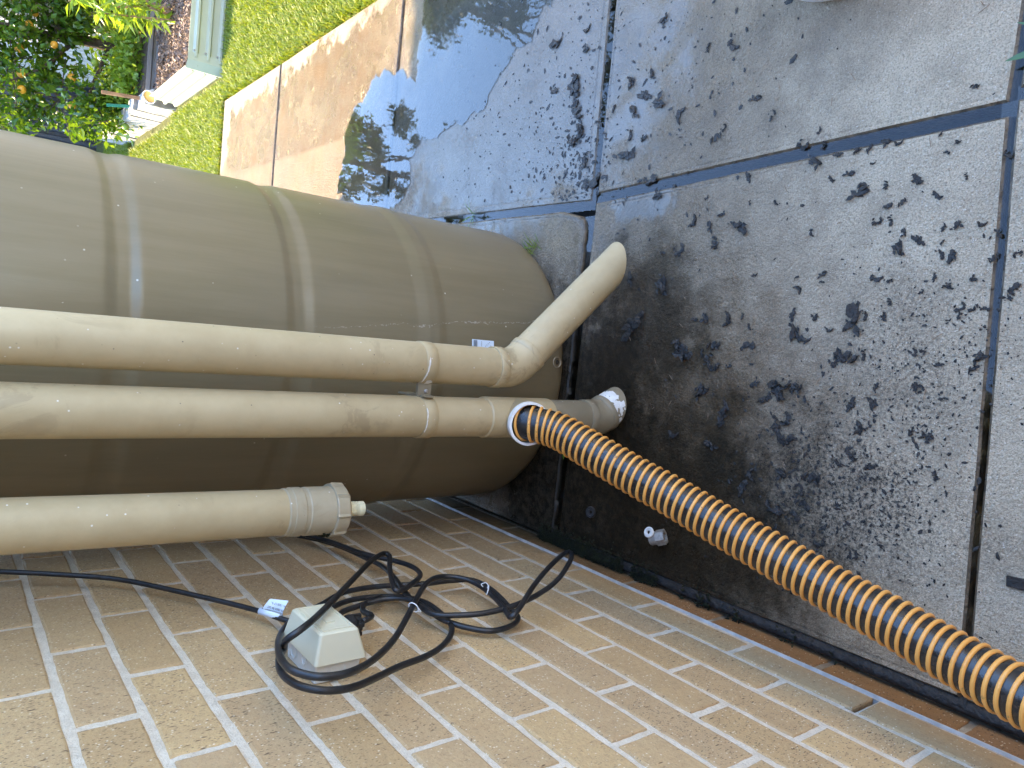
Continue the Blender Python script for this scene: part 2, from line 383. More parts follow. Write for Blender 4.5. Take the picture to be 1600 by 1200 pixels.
M_GREENST = simple('green_stake', (.02, .20, .12), .5, .1, 20)
M_ROOF = simple('roof_steel', (.22, .2, .19), .5, .1, 3); M_SOFFIT = simple('soffit_timber', (.16, .11, .07), .8, .1, 4)
M_CORE = simple('cavity_dark', (.03, .025, .02), .9, .1)
M_MOSS = soil_mat('moss', (.010, .013, .004), (.035, .045, .009))
M_JOINT = simple('black_joint_filler', (.012, .012, .012), .6, .4, 80, .006, 90)

# ------------------------------------------------------------------ setting: ground, slabs, joints, water
g = MB(); g.add([(-60, -60, -.045), (90, -60, -.045), (90, 120, -.045), (-60, 120, -.045)], [(0, 1, 2, 3)]); struct(g.build('ground', M_DIRT))
g = MB(); N = 60
lx = np.linspace(-12, 40, N); ly = np.linspace(-20, 60, N)
g.add([(1.815, -8, -.02), (30, -8, -.02), (30, 4.775, -.02), (1.815, 4.775, -.02)], [(0, 1, 2, 3)])
g.add([(-10, 4.785, -.02), (30, 4.785, -.02), (30, 50, -.02), (-10, 50, -.02)], [(0, 1, 2, 3)])
struct(g.build('lawn', M_LAWN))

pave = bpy.data.objects.new('concrete_path', None); COL.objects.link(pave); struct(pave)
def slab(poly, top=0.0, trowel=.010, rag=None):
    "a cast slab: rounded dark arris, trowelled margin, exposed middle; rag = index of edges broken by wear"
    mb = MB(); P = [Vector((p[0], p[1], 0)) for p in poly]; pts = []; n = len(P)
    for i in range(n):
        a, b = P[i], P[(i + 1) % n]; L = (b - a).length; m = max(2, int(L / .018)) if rag and i in rag else max(2, int(L / .09))
        for k in range(m): pts.append((a.lerp(b, k / m), i, (b - a).normalized()))
    c = sum((p for p, _, _ in pts), Vector()) / len(pts)
    def inset(d, z, jit=0):
        out = []
        for p, i, t in pts:
            q = p.copy()
            for k in range(n):
                a, b = P[k], P[(k + 1) % n]; e = (b - a).normalized(); nn = Vector((-e.y, e.x, 0)); dd = (q - a).dot(nn)
                if dd < d: q += nn * (d - dd)
            j = jit * (2.6 if rag and i in rag else .6)
            if j: q += Vector((mnoise.noise(q * 45), mnoise.noise(q * 45 + Vector((7, 3, 1))), 0)) * j
            out.append((q.x, q.y, z + (mnoise.noise(q * 9) * .0015 if jit else 0)))
        return out
    rm = 1 if trowel > .03 else 0
    ringv = [inset(0, top - .09), inset(0, top - .012, .0035), inset(.002, top - .0035, .0025), inset(.006, top, .0015), inset(trowel, top), inset(trowel + .004, top - .0012), inset(trowel + .008, top)]
    m = len(pts); mb.v = [v for r_ in ringv for v in r_]
    for r_ in range(6):
        mi = (2, 2, 2, rm, rm, 0)[r_]
        for k in range(m):
            l = (k + 1) % m; mb.f.append((r_ * m + k, r_ * m + l, (r_ + 1) * m + l, (r_ + 1) * m + k)); mb.mi.append(mi)
    mb.f.append(tuple(6 * m + k for k in range(m))); mb.mi.append(0)
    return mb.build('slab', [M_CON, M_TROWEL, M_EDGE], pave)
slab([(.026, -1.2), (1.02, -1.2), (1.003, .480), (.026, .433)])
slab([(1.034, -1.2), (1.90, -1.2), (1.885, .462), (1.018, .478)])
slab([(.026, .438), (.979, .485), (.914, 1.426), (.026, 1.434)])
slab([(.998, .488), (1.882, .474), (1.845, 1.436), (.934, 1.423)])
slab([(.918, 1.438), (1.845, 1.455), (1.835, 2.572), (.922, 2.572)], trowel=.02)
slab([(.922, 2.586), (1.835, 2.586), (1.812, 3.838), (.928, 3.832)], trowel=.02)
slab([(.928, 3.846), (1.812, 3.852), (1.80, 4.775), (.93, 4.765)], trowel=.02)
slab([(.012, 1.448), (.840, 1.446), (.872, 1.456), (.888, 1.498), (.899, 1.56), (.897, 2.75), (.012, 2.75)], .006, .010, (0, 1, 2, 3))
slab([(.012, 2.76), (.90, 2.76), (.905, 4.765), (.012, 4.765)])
w = MB()
for q in ([(.895, 1.425), (.94, 1.425), (.94, 2.7), (.893, 2.7)], [(.90, 1.422), (.936, 1.42), (1.002, .46), (.976, .46)],
          [(.0, 1.40), (.88, 1.415), (.88, 1.46), (0, 1.46)], [(.94, 1.412), (1.9, 1.43), (1.9, 1.465), (.94, 1.45)],
          [(.04, .42), (1.0, .465), (1.0, .50), (.04, .448)], [(1.0, .465), (1.9, .45), (1.9, .485), (1.0, .50)], [(1.0, -1), (1.045, -1), (1.024, .48), (1.0, .478)]):
    w.add([(x, y, -.0028 - .0002 * len(w.f)) for x, y in q], [(0, 1, 2, 3) if sum(q[i][0] * q[(i + 1) % 4][1] - q[(i + 1) % 4][0] * q[i][1] for i in range(4)) > 0 else (3, 2, 1, 0)])
struct(w.build('joint_water', M_WATER))
# the puddle that mirrors the sky and the gum tree
PUD = [(1.544, 2.75), (1.478, 2.82), (1.401, 2.963), (1.273, 3), (1.087, 3.027), (0.99, 2.813), (0.971, 2.54), (1.054, 2.411), (1.172, 2.432), (1.225, 2.184), (1.25, 1.966), (1.358, 1.916), (1.418, 1.77), (1.5, 1.74), (1.5, 1.69), (1.56, 1.66), (1.66, 2.03), (1.77, 2.425), (1.58, 2.43), (1.501, 2.425), (1.424, 2.431), (1.483, 2.545)]
pp = []
for i in range(len(PUD)):
    a = Vector((*PUD[i], 0)); b = Vector((*PUD[(i + 1) % len(PUD)], 0)); m = max(1, int((b - a).length / .012))
    for k in range(m):
        q = a.lerp(b, k / m); q += Vector((mnoise.noise(q * 14), mnoise.noise(q * 14 + Vector((5, 9, 2))), 0)) * .035 + Vector((mnoise.noise(q * 50), mnoise.noise(q * 50 + Vector((5, 9, 2))), 0)) * .014
        pp.append((q.x, q.y, .0018))
if sum(pp[i - 1][0] * pp[i][1] - pp[i][0] * pp[i - 1][1] for i in range(len(pp))) < 0: pp.reverse()
w = MB(); w.add(pp, [tuple(range(len(pp)))]); o = w.build('puddle', M_WATER); struct(o)

# ------------------------------------------------------------------ house: brick wall, mortar, flashing, roof
house = thing('house', 'tan speckled brick house wall with pale raked mortar beside the path', 'house')
Z0, Y0 = 1.3617, -.0658
def brick_mesh(seed, L=.2283, H=.0745):
    r_ = random.Random(seed); mb = MB()
    per = []
    for k in range(5): per.append((-L / 2 + L * k / 5, -H / 2))
    per.append((L / 2, -H / 2)); per.append((L / 2, 0))
    for k in range(5): per.append((L / 2 - L * k / 5, H / 2))
    per.append((-L / 2, H / 2)); per.append((-L / 2, 0))
    per2 = [(y + r_.uniform(-.0011, .0011), z + r_.uniform(-.0011, .0011)) for y, z in per]; n = len(per)
    def ring(x, s): return [(x, y - math.copysign(s, y) * (abs(y) > L / 2 - .01), z - math.copysign(s, z) * (abs(z) > H / 2 - .01)) for y, z in per2]
    mb.v = ring(-.10, 0) + ring(-.0035, 0) + ring(-.001, .0012) + ring(0, .004)
    for q in range(3):
        for k in range(n): l = (k + 1) % n; mb.f.append((q * n + k, q * n + l, (q + 1) * n + l, (q + 1) * n + k)); mb.mi.append(0)
    mb.f.append(tuple(3 * n + k for k in range(n))); mb.mi.append(0)
    return mb
BM = []
for s_ in range(5):
    for mt in (M_BRICK, M_DAMP):
        mb = brick_mesh(s_); me = bpy.data.meshes.new('brick'); me.from_pydata(mb.v, [], mb.f); me.materials.append(mt); BM.append(me)
nb = 0; far = MB(); WEEP = [(1.024, -15), (.533, -15)]
fb = brick_mesh(99)
for j in range(12, -17, -1):                      # the course below joint j
    zc = Z0 + .086 * j - .043
    if zc > 2.36: continue
    damp = zc < .05
    for i in range(-26, 41):
        if (i + j) % 2 == 0: continue             # a brick centre lies half way between two odd perpends
        yc = Y0 + .12 * (i + 1)
        if yc < -2.9 or yc > 4.6: continue
        rx = rnd.uniform(-.0012, .0012)
        if .25 < yc < 2.35 and zc < 1.36:
            o = bpy.data.objects.new('brick', BM[(nb * 7 + j) % 5 * 2 + (1 if damp else 0)]); COL.objects.link(o); o.parent = house
            o.location = (rx, yc + rnd.uniform(-.001, .001), zc + rnd.uniform(-.0008, .0008)); o.rotation_euler = (rnd.uniform(-.004, .004), 0, 0); nb += 1
        else:
            far.add([(v[0] + rx, v[1] + yc, v[2] + zc) for v in fb.v], fb.f)
stuff(far.build('brickwork', M_BRICK, house))
# mortar sheet, finely uneven where it is seen close; open weep slots left out
ys = np.arange(.1, 2.4, .006); zs = np.arange(-.03, 1.40, .006)
V = []; 
for zz in zs:
    for yy in ys:
        p = Vector((yy, zz, 0)); V.append((-.0026 + .0012 * mnoise.noise(p * 75) + .0009 * mnoise.noise(p * 22), yy, zz))
F = []
ny = len(ys)
for a in range(len(zs) - 1):
    for b in range(ny - 1):
        yy, zz = ys[b], zs[a]
        if any(abs(yy - wy - .004) < .009 and .07 < zz < .155 for wy, _ in WEEP): continue
        F.append((a * ny + b, a * ny + b + 1, (a + 1) * ny + b + 1, (a + 1) * ny + b))
np_mesh('mortar', V, F, M_MORTAR, house, True)
mb = MB(); mb.box(-.03, -.005, -3, .1, -.03, 2.4); mb.box(-.03, -.005, 2.39, 4.72, -.03, 2.4); mb.box(-.03, -.005, .1, 2.39, 1.396, 2.4); mb.build('mortar', M_MORTAR, house)
mb = MB(); mb.box(-.16, -.11, -3, 4.72, -.04, 2.4); mb.box(-8, -.16, 4.60, 4.72, -.04, 2.4); mb.box(-8, -.16, -3, -2.9, -.04, 2.4); mb.build('wall_core', M_CORE, house)
mb = MB(); n = 220
for k in range(n + 1):
    y = -2.9 + 7.6 * k / n; d = .0034 + .001 * mnoise.noise(Vector((y * 6, 0, 0))); z = .0693 + .0014 * mnoise.noise(Vector((y * 4, 3, 0)))
    mb.v += [(-.02, y, z), (d, y, z), (d + .0004, y, z - .0012), (d - .001, y, z - .0028), (-.02, y, z - .004)]
for k in range(n):
    for q in range(4): mb.f.append((k * 5 + q, k * 5 + q + 1, k * 5 + q + 6, k * 5 + q + 5)); mb.mi.append(0)
mb.build('flashing', M_FLASH, house)
mb = MB(); mb.box(0, 2.4, -2.12, -2.0, -.03, 2.4); mb.build('sky_blocker_wall', simple('sky_blocker_brick', (.32, .2, .1), .8), house)  # unseen wall added behind the camera to block sky light from that side
EX, EY, EZ = .48, 5.27, 2.40  # unseen roof and eave, shaped so that their shadow edge crosses the path
mb = MB()
th = math.radians(22)
mb.add([(EX, -3.4, EZ + .14), (EX, EY, EZ + .14), (-4, EY, EZ + .14 + (EX + 4) * math.tan(th)), (-4, -3.4, EZ + .14 + (EX + 4) * math.tan(th)),
        (EX, -3.4, EZ + .1), (EX, EY, EZ + .1), (-4, EY, EZ + .1 + (EX + 4) * math.tan(th)), (-4, -3.4, EZ + .1 + (EX + 4) * math.tan(th))],
       [(0, 1, 2, 3), (7, 6, 5, 4), (0, 4, 5, 1), (1, 5, 6, 2), (2, 6, 7, 3), (3, 7, 4, 0)])
z1 = EZ + .12 + (EX + 4) * math.tan(th)
mb.add([(-4, -3.4, z1), (-4, EY, z1), (-8.5, EY, EZ + .12), (-8.5, -3.4, EZ + .12)], [(0, 1, 2, 3)])
mb.build('roof', M_ROOF, house)
mb = MB(); mb.box(.0, EX - .02, -3.4, EY, EZ, EZ + .008); mb.build('soffit', M_SOFFIT, house)
mb = MB(); mb.box(EX - .018, EX, -3.4, EY, EZ - .01, EZ + .135); mb.build('fascia', M_SOFFIT, house)
mb = MB(); mb.add([(-8.4, EY - .02, EZ), (EX, EY - .02, EZ), (EX, EY - .02, EZ + .12), (-4, EY - .02, z1)], [(0, 1, 2, 3)]); mb.build('gable', M_SOFFIT, house)

mb = MB(); n = 160
for k in range(n + 1):
    y = -1.2 + 2.7 * k / n; a = .5 + .5 * mnoise.noise(Vector((y * 9, 1, 0)))
    mb.v += [(.004, y, -.006), (.008, y, .003 + .003 * a), (.014, y, .006 + .005 * a), (.022 + .004 * a, y, .003), (.032 + .004 * a, y, -.012)]
for k in range(n):
    for q in range(4): mb.f.append((k * 5 + q, k * 5 + q + 1, k * 5 + q + 6, k * 5 + q + 5)); mb.mi.append(0)
o = mb.build('joint_filler', M_JOINT, None, True); tag(o, 'black joint filler strip along the foot of the brick wall', 'joint strip')
# moss tufts along the wall foot
V = []; F = []
for k in range(2600):
    y = 1.50 - abs(nr.normal(0, .30)); x = abs(nr.normal(.006, .016)) + .002; z = .004 + .01 * nr.random()
    if y < .3: continue
    if mnoise.noise(Vector((y * 13, 0, 4))) < .0 and y < 1.2: continue
    a = nr.random() * 6.28; h = .003 + .006 * nr.random(); c = Vector((x, y, z)); o_ = len(V)
    for q in range(3): V.append((c.x + .003 * math.cos(a + q * 2.1), c.y + .003 * math.sin(a + q * 2.1), c.z))
    V.append((c.x + .003 * nr.normal(), c.y + .003 * nr.normal(), c.z + h)); F += [(o_, o_ + 1, o_ + 3), (o_ + 1, o_ + 2, o_ + 3), (o_ + 2, o_, o_ + 3)]
stuff(np_mesh('moss', V, F, M_MOSS))

# ------------------------------------------------------------------ water tank
TX, TY, TR = .451, 1.864, .402
tank = thing('water_tank', 'tall beige plastic rainwater tank with grooved bands standing beside the wall', 'water tank', (TX, TY, .006))
def sm(a, b, x): t = min(1, max(0, (x - a) / (b - a))); return t * t * (3 - 2 * t)
def tank_r(z):
    r_ = TR
    for zt0, zt1, zb0, zb1, d in ((1.102, 1.083, 1.060, 1.041, .0048), (.772, .754, .734, .712, .0052)):
        r_ -= d * min(1, max(0, (zt0 - z) / (zt0 - zt1))) * min(1, max(0, (z - zb1) / (zb0 - zb1)))
    r_ += .0042 * min(1, max(0, (.462 - z) / .03)) * min(1, max(0, (z - .384) / .022))
    r_ -= .011 * (1 - sm(1.42, 1.45, z)) * sm(1.36, 1.39, z) + .011 * (1 - sm(1.74, 1.77, z)) * sm(1.68, 1.71, z)
    if z < .05: q = 1 - z / .05; r_ -= .022 * (1 - math.sqrt(max(0, 1 - q * q)))
    return r_
zs_ = [0, .004, .01, .018, .028, .04, .055, .075] + [.075 + k * .0045 for k in range(1, 401)]
prof = [(0.0, 0.0)] + [(tank_r(z), z) for z in zs_] + [(.38, 1.90), (.33, 1.95), (.2, 2.0), (.02, 2.02)]
mb = MB(); mb.lathe(prof, (TX, TY, .006), seg=144); mb.build('tank_body', M_TANK, tank, True)
# barcode sticker low on the tank front, mostly behind the pipe
mb = MB()
def on_tank(a, z, e=.0012): return (TX + (TR + e) * math.sin(a), TY - (TR + e) * math.cos(a), z)
A0 = math.asin((.529 - TX) / TR)
for (a0, a1, za, zb, mi) in [(A0 - .10, A0, .252, .318, 0)]:
    for k in range(6):
        p, q = a0 + (a1 - a0) * k / 6, a0 + (a1 - a0) * (k + 1) / 6
        mb.add([on_tank(p, za), on_tank(q, za), on_tank(q, zb), on_tank(p, zb)], [(0, 1, 2, 3)], 0)
st = mb.build('sticker', M_LABEL, tank)
mb = MB()
for k in range(7):
    a = A0 - .006 - k * .006; mb.add([on_tank(a, .303, .002), on_tank(a - .003, .303, .002), on_tank(a - .003, .3145, .002), on_tank(a, .3145, .002)], [(0, 1, 2, 3)])
mb.build('barcode', M_INK, st)
mb = MB()
for k in range(9):
    z = .289 - (0 if k < 4 else .012 + .004 * (k - 4)); a = A0 - .010 - .008 * (k % 4 if k < 4 else (k * 5) % 7 * .5)
    mb.add([on_tank(a, z, .002), on_tank(a - .005, z, .002), on_tank(a - .005, z + .0022, .002), on_tank(a, z + .0022, .002)], [(0, 1, 2, 3)])
mb.build('fine_print', M_GREYINK, st)
# recessed bolt boss at the foot
ba = math.asin((.489 - TX) / TR); bd = Vector((math.sin(ba), -math.cos(ba), 0)); bc = Vector((TX, TY, .040)) + bd * (tank_r(.034) - .010)
mb = MB(); mb.lathe([(.016, .006), (.015, .012), (.0125, .013), (.0115, .006)], bc, bd, 20); mb.build('boss', M_PIPE_LOW, tank, True)
mb = MB(); mb.lathe([(.0118, .007), (.008, .008), (.006, .011), (.001, .011)], bc, bd, 12); mb.build('bolt', M_CORE, tank, True)

# ------------------------------------------------------------------ pipes
PR = .0413
def ring_band(mb, c, axis, r0, w, lip=.003, seg=40, mi=0):
    mb.lathe([(r0 - .004, 0), (r0 + lip - .001, 0), (r0 + lip, .0012), (r0 + lip, w - .0012), (r0 + lip - .001, w), (r0 - .004, w)], c, axis, seg, mi)
def spout(mb, a, d, cutz, r, seg=40, inner=.0375):
    "open pipe from a along d, cut level at height cutz"
    a = Vector(a); d = Vector(d).normalized(); u = d.orthogonal().normalized(); v = d.cross(u)
    rings = []
    for rad in (r, inner):
        s0 = []; s1 = []
        for k in range(seg):
            t = 2 * PI * k / seg; p = a + u * (rad * math.cos(t)) + v * (rad * math.sin(t)); s0.append(p); s1.append(p + d * ((cutz - p.z) / d.z))
        rings.append((s0, s1))
    (o0, o1), (i0, i1) = rings; S = seg
    vs = o0 + o1 + i1 + i0; fs = []
    for q in range(3):
        for k in range(S): l = (k + 1) % S; fs.append((q * S + k, q * S + l, (q + 1) * S + l, (q + 1) * S + k))
    mb.add(vs, fs)
def arc_pts(p, d0, d1, rad, n=8):
    "points that turn from direction d0 to d1 around corner p"
    p, d0, d1 = Vector(p), Vector(d0).normalized(), Vector(d1).normalized(); ang = d0.angle(d1); L = rad * math.tan(ang / 2)
    a = p - d0 * L; out = []
    c = a + (d1 - d0 * d0.dot(d1)).normalized() * rad
    for k in range(n + 1):
        t = ang * k / n; out.append(c + (a - c) * math.cos(t) + d0 * (rad * math.sin(t)))
    return out
def paint_chip(name, c, axis_n, size, seed, parent, r_=None):
    "a flake of bare white pvc on a pipe: c on the surface, pipe axis vertical through (cx,cy)"
    cx, cy, rr, ang, z = c; r2 = random.Random(seed); mb = MB(); n = 14; vs = [on_cyl(cx, cy, rr, ang, z)]
    for k in range(n):
        t = 2 * PI * k / n; s_ = size * r2.uniform(.5, 1.1); vs.append(on_cyl(cx, cy, rr, ang + s_ * axis_n[0] * math.cos(t) / rr, z + s_ * axis_n[1] * math.sin(t)))
    mb.add(vs, [(0, 1 + k, 1 + (k + 1) % n) for k in range(n)]); return mb.build(name, M_FLAKE, parent)
def on_cyl(cx, cy, rr, a, z): return (cx + rr * math.sin(a), cy - rr * math.cos(a), z)

# right-hand downpipe, kicks out at 45 degrees
P1 = Vector((.475, 1.28, 0)); p1 = thing('downpipe', 'right-hand beige downpipe ending in a long angled spout over the wet slab', 'downpipe', (.475, 1.28, 0), 'downpipes in front of the tank')
D1 = Vector((.70, -.03, -.71)).normalized(); corner = Vector((.475, 1.28, .332))
mb = MB(); mb.tube([(.473, 1.28, 2.34), (.473, 1.28, 1.4), corner + Vector((0, 0, .055))], PR, 48, False); mb.build('pipe', M_PIPE, p1, True)
mb = MB(); ap = arc_pts(corner, (0, 0, -1), D1, .075)
mb.tube([corner + Vector((0, 0, .060))] + ap + [corner + D1 * .052], PR + .0022, 48, False)
ring_band(mb, corner + Vector((0, 0, .040)), (0, 0, 1), PR + .002, .022, .0016); ring_band(mb, corner + D1 * .040, D1, PR + .002, .016, .0014); mb.build('elbow', M_PIPE, p1, True, 40)
mb = MB(); spout(mb, corner + D1 * .045, D1, .066, PR); mb.build('spout', M_PIPE, p1, True, 40)
mb = MB(); ring_band(mb, Vector((.474, 1.28, .552)), (0, 0, 1), PR, .027, .0022, 48); cl = mb.build('clip', M_PIPE, p1, True, 40)
paint_chip('bare_patch', (.474, 1.28, PR + .003, -.95, .563), (1, 1), .011, 4, cl)
for k in range(7): paint_chip('bare_patch', (.474, 1.28, PR + .003, -.75 + k * .14, .578 - .0006 * k), (1.6, .22), .008, 20 + k, cl)
# bracket joining the two clips, screwed to the wall side
mb = MB(); mb.box(.405, .436, 1.262, 1.270, .551, .581); mb.box(.4055, .4085, 1.27, 1.34, .551, .581); mb.box(.4085, .4115, 1.242, 1.262, .555, .577)
br = mb.build('bracket', M_PIPE_LOW, p1)
mb = MB(); mb.lathe([(.001, .0), (.004, .0), (.0045, .002), (.003, .0035), (.0005, .0035)], (.419, 1.262, .563), (0, -1, 0), 12); mb.build('screw', M_STEEL, br, True)

# middle downpipe with the tee for the hose
p2 = thing('downpipe', 'middle beige downpipe with a tee holding the orange ribbed hose', 'downpipe', (.366, 1.27, 0), 'downpipes in front of the tank')
mb = MB(); mb.tube([(.368, 1.27, 2.34), (.367, 1.27, 1.4), (.3665, 1.27, .36)], PR, 48, False); mb.build('pipe', M_PIPE, p2, True)
mb = MB(); ring_band(mb, Vector((.366, 1.27, .548)), (0, 0, 1), PR, .027, .0022, 48); cl = mb.build('clip', M_PIPE, p2, True, 40)
for k in range(5): paint_chip('bare_patch', (.366, 1.27, PR + .003, -.5 + k * .22, .5745), (1.5, .25), .006, 40 + k, cl)
TEE = Vector((.367, 1.27, .318)); TD = Vector((-.04, -.93, .26)).normalized()
mb = MB(); mb.lathe([(PR, .095), (PR + .003, .092), (PR + .0035, -.085), (PR, -.088)], TEE, (0, 0, 1), 48)
mb.lathe([(PR + .0035, .0), (PR + .0038, .062), (PR + .0052, .064), (PR + .0052, .078), (PR + .001, .078), (PR - .001, .05), (PR - .002, .0)], TEE, TD, 48)
mb.build('tee', M_PIPE, p2, True, 40)
mb = MB(); mb.lathe([(PR + .0054, .0655), (PR + .0058, .0785), (PR + .0005, .0792), (PR + .0003, .06)], TEE, TD, 48); mb.build('tee_rim', M_FLAKE, p2, True, 40)
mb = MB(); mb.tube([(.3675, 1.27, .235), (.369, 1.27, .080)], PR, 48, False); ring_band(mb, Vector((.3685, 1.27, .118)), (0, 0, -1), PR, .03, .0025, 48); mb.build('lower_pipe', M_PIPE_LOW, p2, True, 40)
cn = Vector((.369, 1.27, .066)); SD = Vector((.50, -.08, -.86)).normalized()
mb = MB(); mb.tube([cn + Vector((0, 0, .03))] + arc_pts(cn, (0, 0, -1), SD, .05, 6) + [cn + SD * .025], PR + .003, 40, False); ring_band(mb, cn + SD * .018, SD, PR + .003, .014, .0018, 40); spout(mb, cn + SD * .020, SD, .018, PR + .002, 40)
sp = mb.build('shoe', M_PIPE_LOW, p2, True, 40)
# white pvc showing where the paint has peeled off the shoe
u_ = SD.orthogonal().normalized(); v_ = SD.cross(u_); r2 = random.Random(3)
for k in range(110):
    t = r2.uniform(0, 2 * PI); h = .022 + .034 * r2.random() ** .6; nn = u_ * math.cos(t) + v_ * math.sin(t)
    if nn.z < -.35 or (nn.dot(Vector((.2, -.5, .84))) < .25): continue
    c0 = cn + SD * h + nn * (PR + .0026)
    if c0.z < .020: continue
    tg = SD.cross(nn); mb = MB(); m = 9; s_ = r2.uniform(.003, .011); vs = [c0 + nn * .0004]
    for q in range(m):
        a = 2 * PI * q / m; e = s_ * r2.uniform(.45, 1.1); w1 = e * math.cos(a); vs.append(cn + SD * (h + e * math.sin(a)) + (nn * math.cos(w1 / PR) + tg * math.sin(w1 / PR)) * (PR + .0028))
    mb.add(vs, [(0, 1 + q, 1 + (q + 1) % m) for q in range(m)]); mb.build('bare_patch', M_FLAKE, sp)

# left pipe: first-flush diverter with screw cap and threaded outlet
p3 = thing('downpipe', 'left beige pipe ending in a ribbed screw cap above the cable', 'downpipe', (.183, 1.27, .69), 'downpipes in front of the tank')
AX = Vector((-.021, 0, -1)).normalized(); B3 = Vector((.1865, 1.27, .745))
def at3(h): return B3 - AX * h
mb = MB(); mb.tube([at3(1.6), at3(.6), at3(.07)], PR, 48, False); mb.build('pipe', M_PIPE, p3, True)
mb = MB(); mb.lathe([(PR, .092), (PR + .0022, .090), (PR + .0022, .081), (PR + .0034, .080), (PR + .0036, .062), (PR + .0018, .060), (PR + .0018, .053), (PR + .0034, .051), (PR + .0036, .0), (PR - .002, 0)], B3, -AX, 56); mb.build('collar', M_CAP, p3, True, 30)
mb = MB(); seg = 72; rows = [(.0, 0), (.001, .002), (.0, .024), (-.004, .028)]; vs = []; fs = []
a_ = AX.orthogonal().normalized(); b_ = AX.cross(a_)
for dr, h in rows:
    for k in range(seg):
        t = 2 * PI * k / seg; rib = .0028 if (k % 9) in (0,) else 0; rr = PR + .0075 + dr + rib; vs.append(B3 + AX * (h - .004) + a_ * (rr * math.cos(t)) + b_ * (rr * math.sin(t)))
for q in range(3):
    for k in range(seg): l = (k + 1) % seg; fs.append((q * seg + k, q * seg + l, (q + 1) * seg + l, (q + 1) * seg + k))
fs.append(tuple(3 * seg + k for k in range(seg))); fs.append(tuple(range(seg - 1, -1, -1))); mb.add(vs, fs)
cap = mb.build('screw_cap', M_CAP, p3)
mb = MB(); pr = [(.034, .0), (.030, .004), (.018, .009), (.0135, .013), (.0135, .016)]
for k in range(5): pr += [(.0142, .018 + k * .0034), (.0126, .0196 + k * .0034)]
pr += [(.0142, .037), (.0142, .044), (.009, .0445), (.0085, .03)]
mb.lathe(pr, B3 + AX * .0245, AX, 28); mb.build('outlet', M_IVORY, cap, True, 35)
V = []; F = []
for k in range(160):
    t = nr.normal(-.2, .22); d = Vector((math.sin(t - 1.2), -math.cos(t - 1.2), 0)); c = B3 - AX * (.006 + .014 * nr.random() ** 2) + d * (PR + .0045); o_ = len(V)
    for q in range(4): V.append(tuple(c + Vector(nr.normal(0, .0022, 3))))
    F += [(o_, o_ + 1, o_ + 2), (o_, o_ + 1, o_ + 3), (o_ + 1, o_ + 2, o_ + 3)]
stuff(np_mesh('moss', V, F, M_MOSS, p3))

# ------------------------------------------------------------------ orange ribbed hose
hose = thing('suction_hose', 'black hose with orange spiral rib running from the tee over the slab', 'hose', (.2, .75, .042))
HP = [tuple(TEE + TD * .035), tuple(TEE + TD * .062)] + [(0.357, 1.153, 0.299), (0.326, 1.06, 0.271), (0.292, 0.96, 0.241), (0.272, 0.893, 0.222), (0.243, 0.8, 0.202), (0.219, 0.712, 0.188), (0.198, 0.63, 0.178), (0.18, 0.553, 0.173), (0.168, 0.48, 0.175), (0.157, 0.421, 0.181), (0.148, 0.357, 0.191), (0.142, 0.299, 0.205), (0.133, 0.212, 0.226), (0.124, 0.125, 0.247)] + [(.05, -.10, .09), (.06, -.35, .042), (.12, -.7, .042)]
hp = smooth_path(HP, .006)
mb = MB(); mb.tube(hp, .0365, 28); mb.build('hose_wall', M_HOSE, hose, True)
fr = frames(hp); cum = [0]
for i in range(1, len(hp)): cum.append(cum[-1] + (hp[i] - hp[i - 1]).length)
pitch = .0165; total = cum[-1]; turns = total / pitch; ns = int(turns * 26); hel = []; i = 0
for k in range(ns + 1):
    s_ = total * k / ns
    while i < len(cum) - 2 and cum[i + 1] < s_: i += 1
    t = (s_ - cum[i]) / max(1e-6, cum[i + 1] - cum[i]); c = hp[i].lerp(hp[i + 1], t); a = fr[i][0].lerp(fr[i + 1][0], t).normalized(); b = fr[i][1].lerp(fr[i + 1][1], t).normalized()
    th_ = 2 * PI * s_ / pitch; hel.append(c + (a * math.cos(th_) + b * math.sin(th_)) * .0372)
mb = MB(); mb.tube(hel, .0034, 8); mb.build('spiral_rib', M_ORANGE, hose, True)

# ------------------------------------------------------------------ outlet box on the wall, plug, cables
box = thing('outlet_box', 'cream weatherproof power outlet box on a grey base fixed to the bricks', 'outlet box', (0, 1.04, .84))
def frustum(mb, x0, y0, y1, z0, z1, x1, a0, a1, b0, b1, bev=.004):
    rows = []
    def rr(x, ya, yb, za, zb, r_):
        out = []
        for cy, cz, t0 in ((yb - r_, zb - r_, 0), (ya + r_, zb - r_, 90), (ya + r_, za + r_, 180), (yb - r_, za + r_, 270)):
            for k in range(5): t = math.radians(t0 + k * 22.5); out.append((x, cy + r_ * math.cos(t), cz + r_ * math.sin(t)))
        return out
    rows = [rr(x0, y0, y1, z0, z1, bev), rr(x1 - bev * .5, a0, a1, b0, b1, bev), rr(x1, a0 + bev * .6, a1 - bev * .6, b0 + bev * .6, b1 - bev * .6, bev)]
    n = 20; fs = []
    for q in range(2):
        for k in range(n): l = (k + 1) % n; fs.append((q * n + k, q * n + l, (q + 1) * n + l, (q + 1) * n + k))
    fs.append(tuple(2 * n + k for k in range(n))); fs.append(tuple(range(n - 1, -1, -1))); mb.add([v for r_ in rows for v in r_], fs)
mb = MB(); frustum(mb, .001, .990, 1.098, .8065, .8775, .036, .986, 1.102, .8045, .8795, .004); bs = mb.build('box_base', M_GREYBOX, box)
mb = MB()
for c, ax in (((.019, .9885, .842), (0, -1, 0)),): mb.lathe([(.0135, 0), (.0135, .0018), (.0115, .0018), (.0105, .0006)], c, ax, 28)
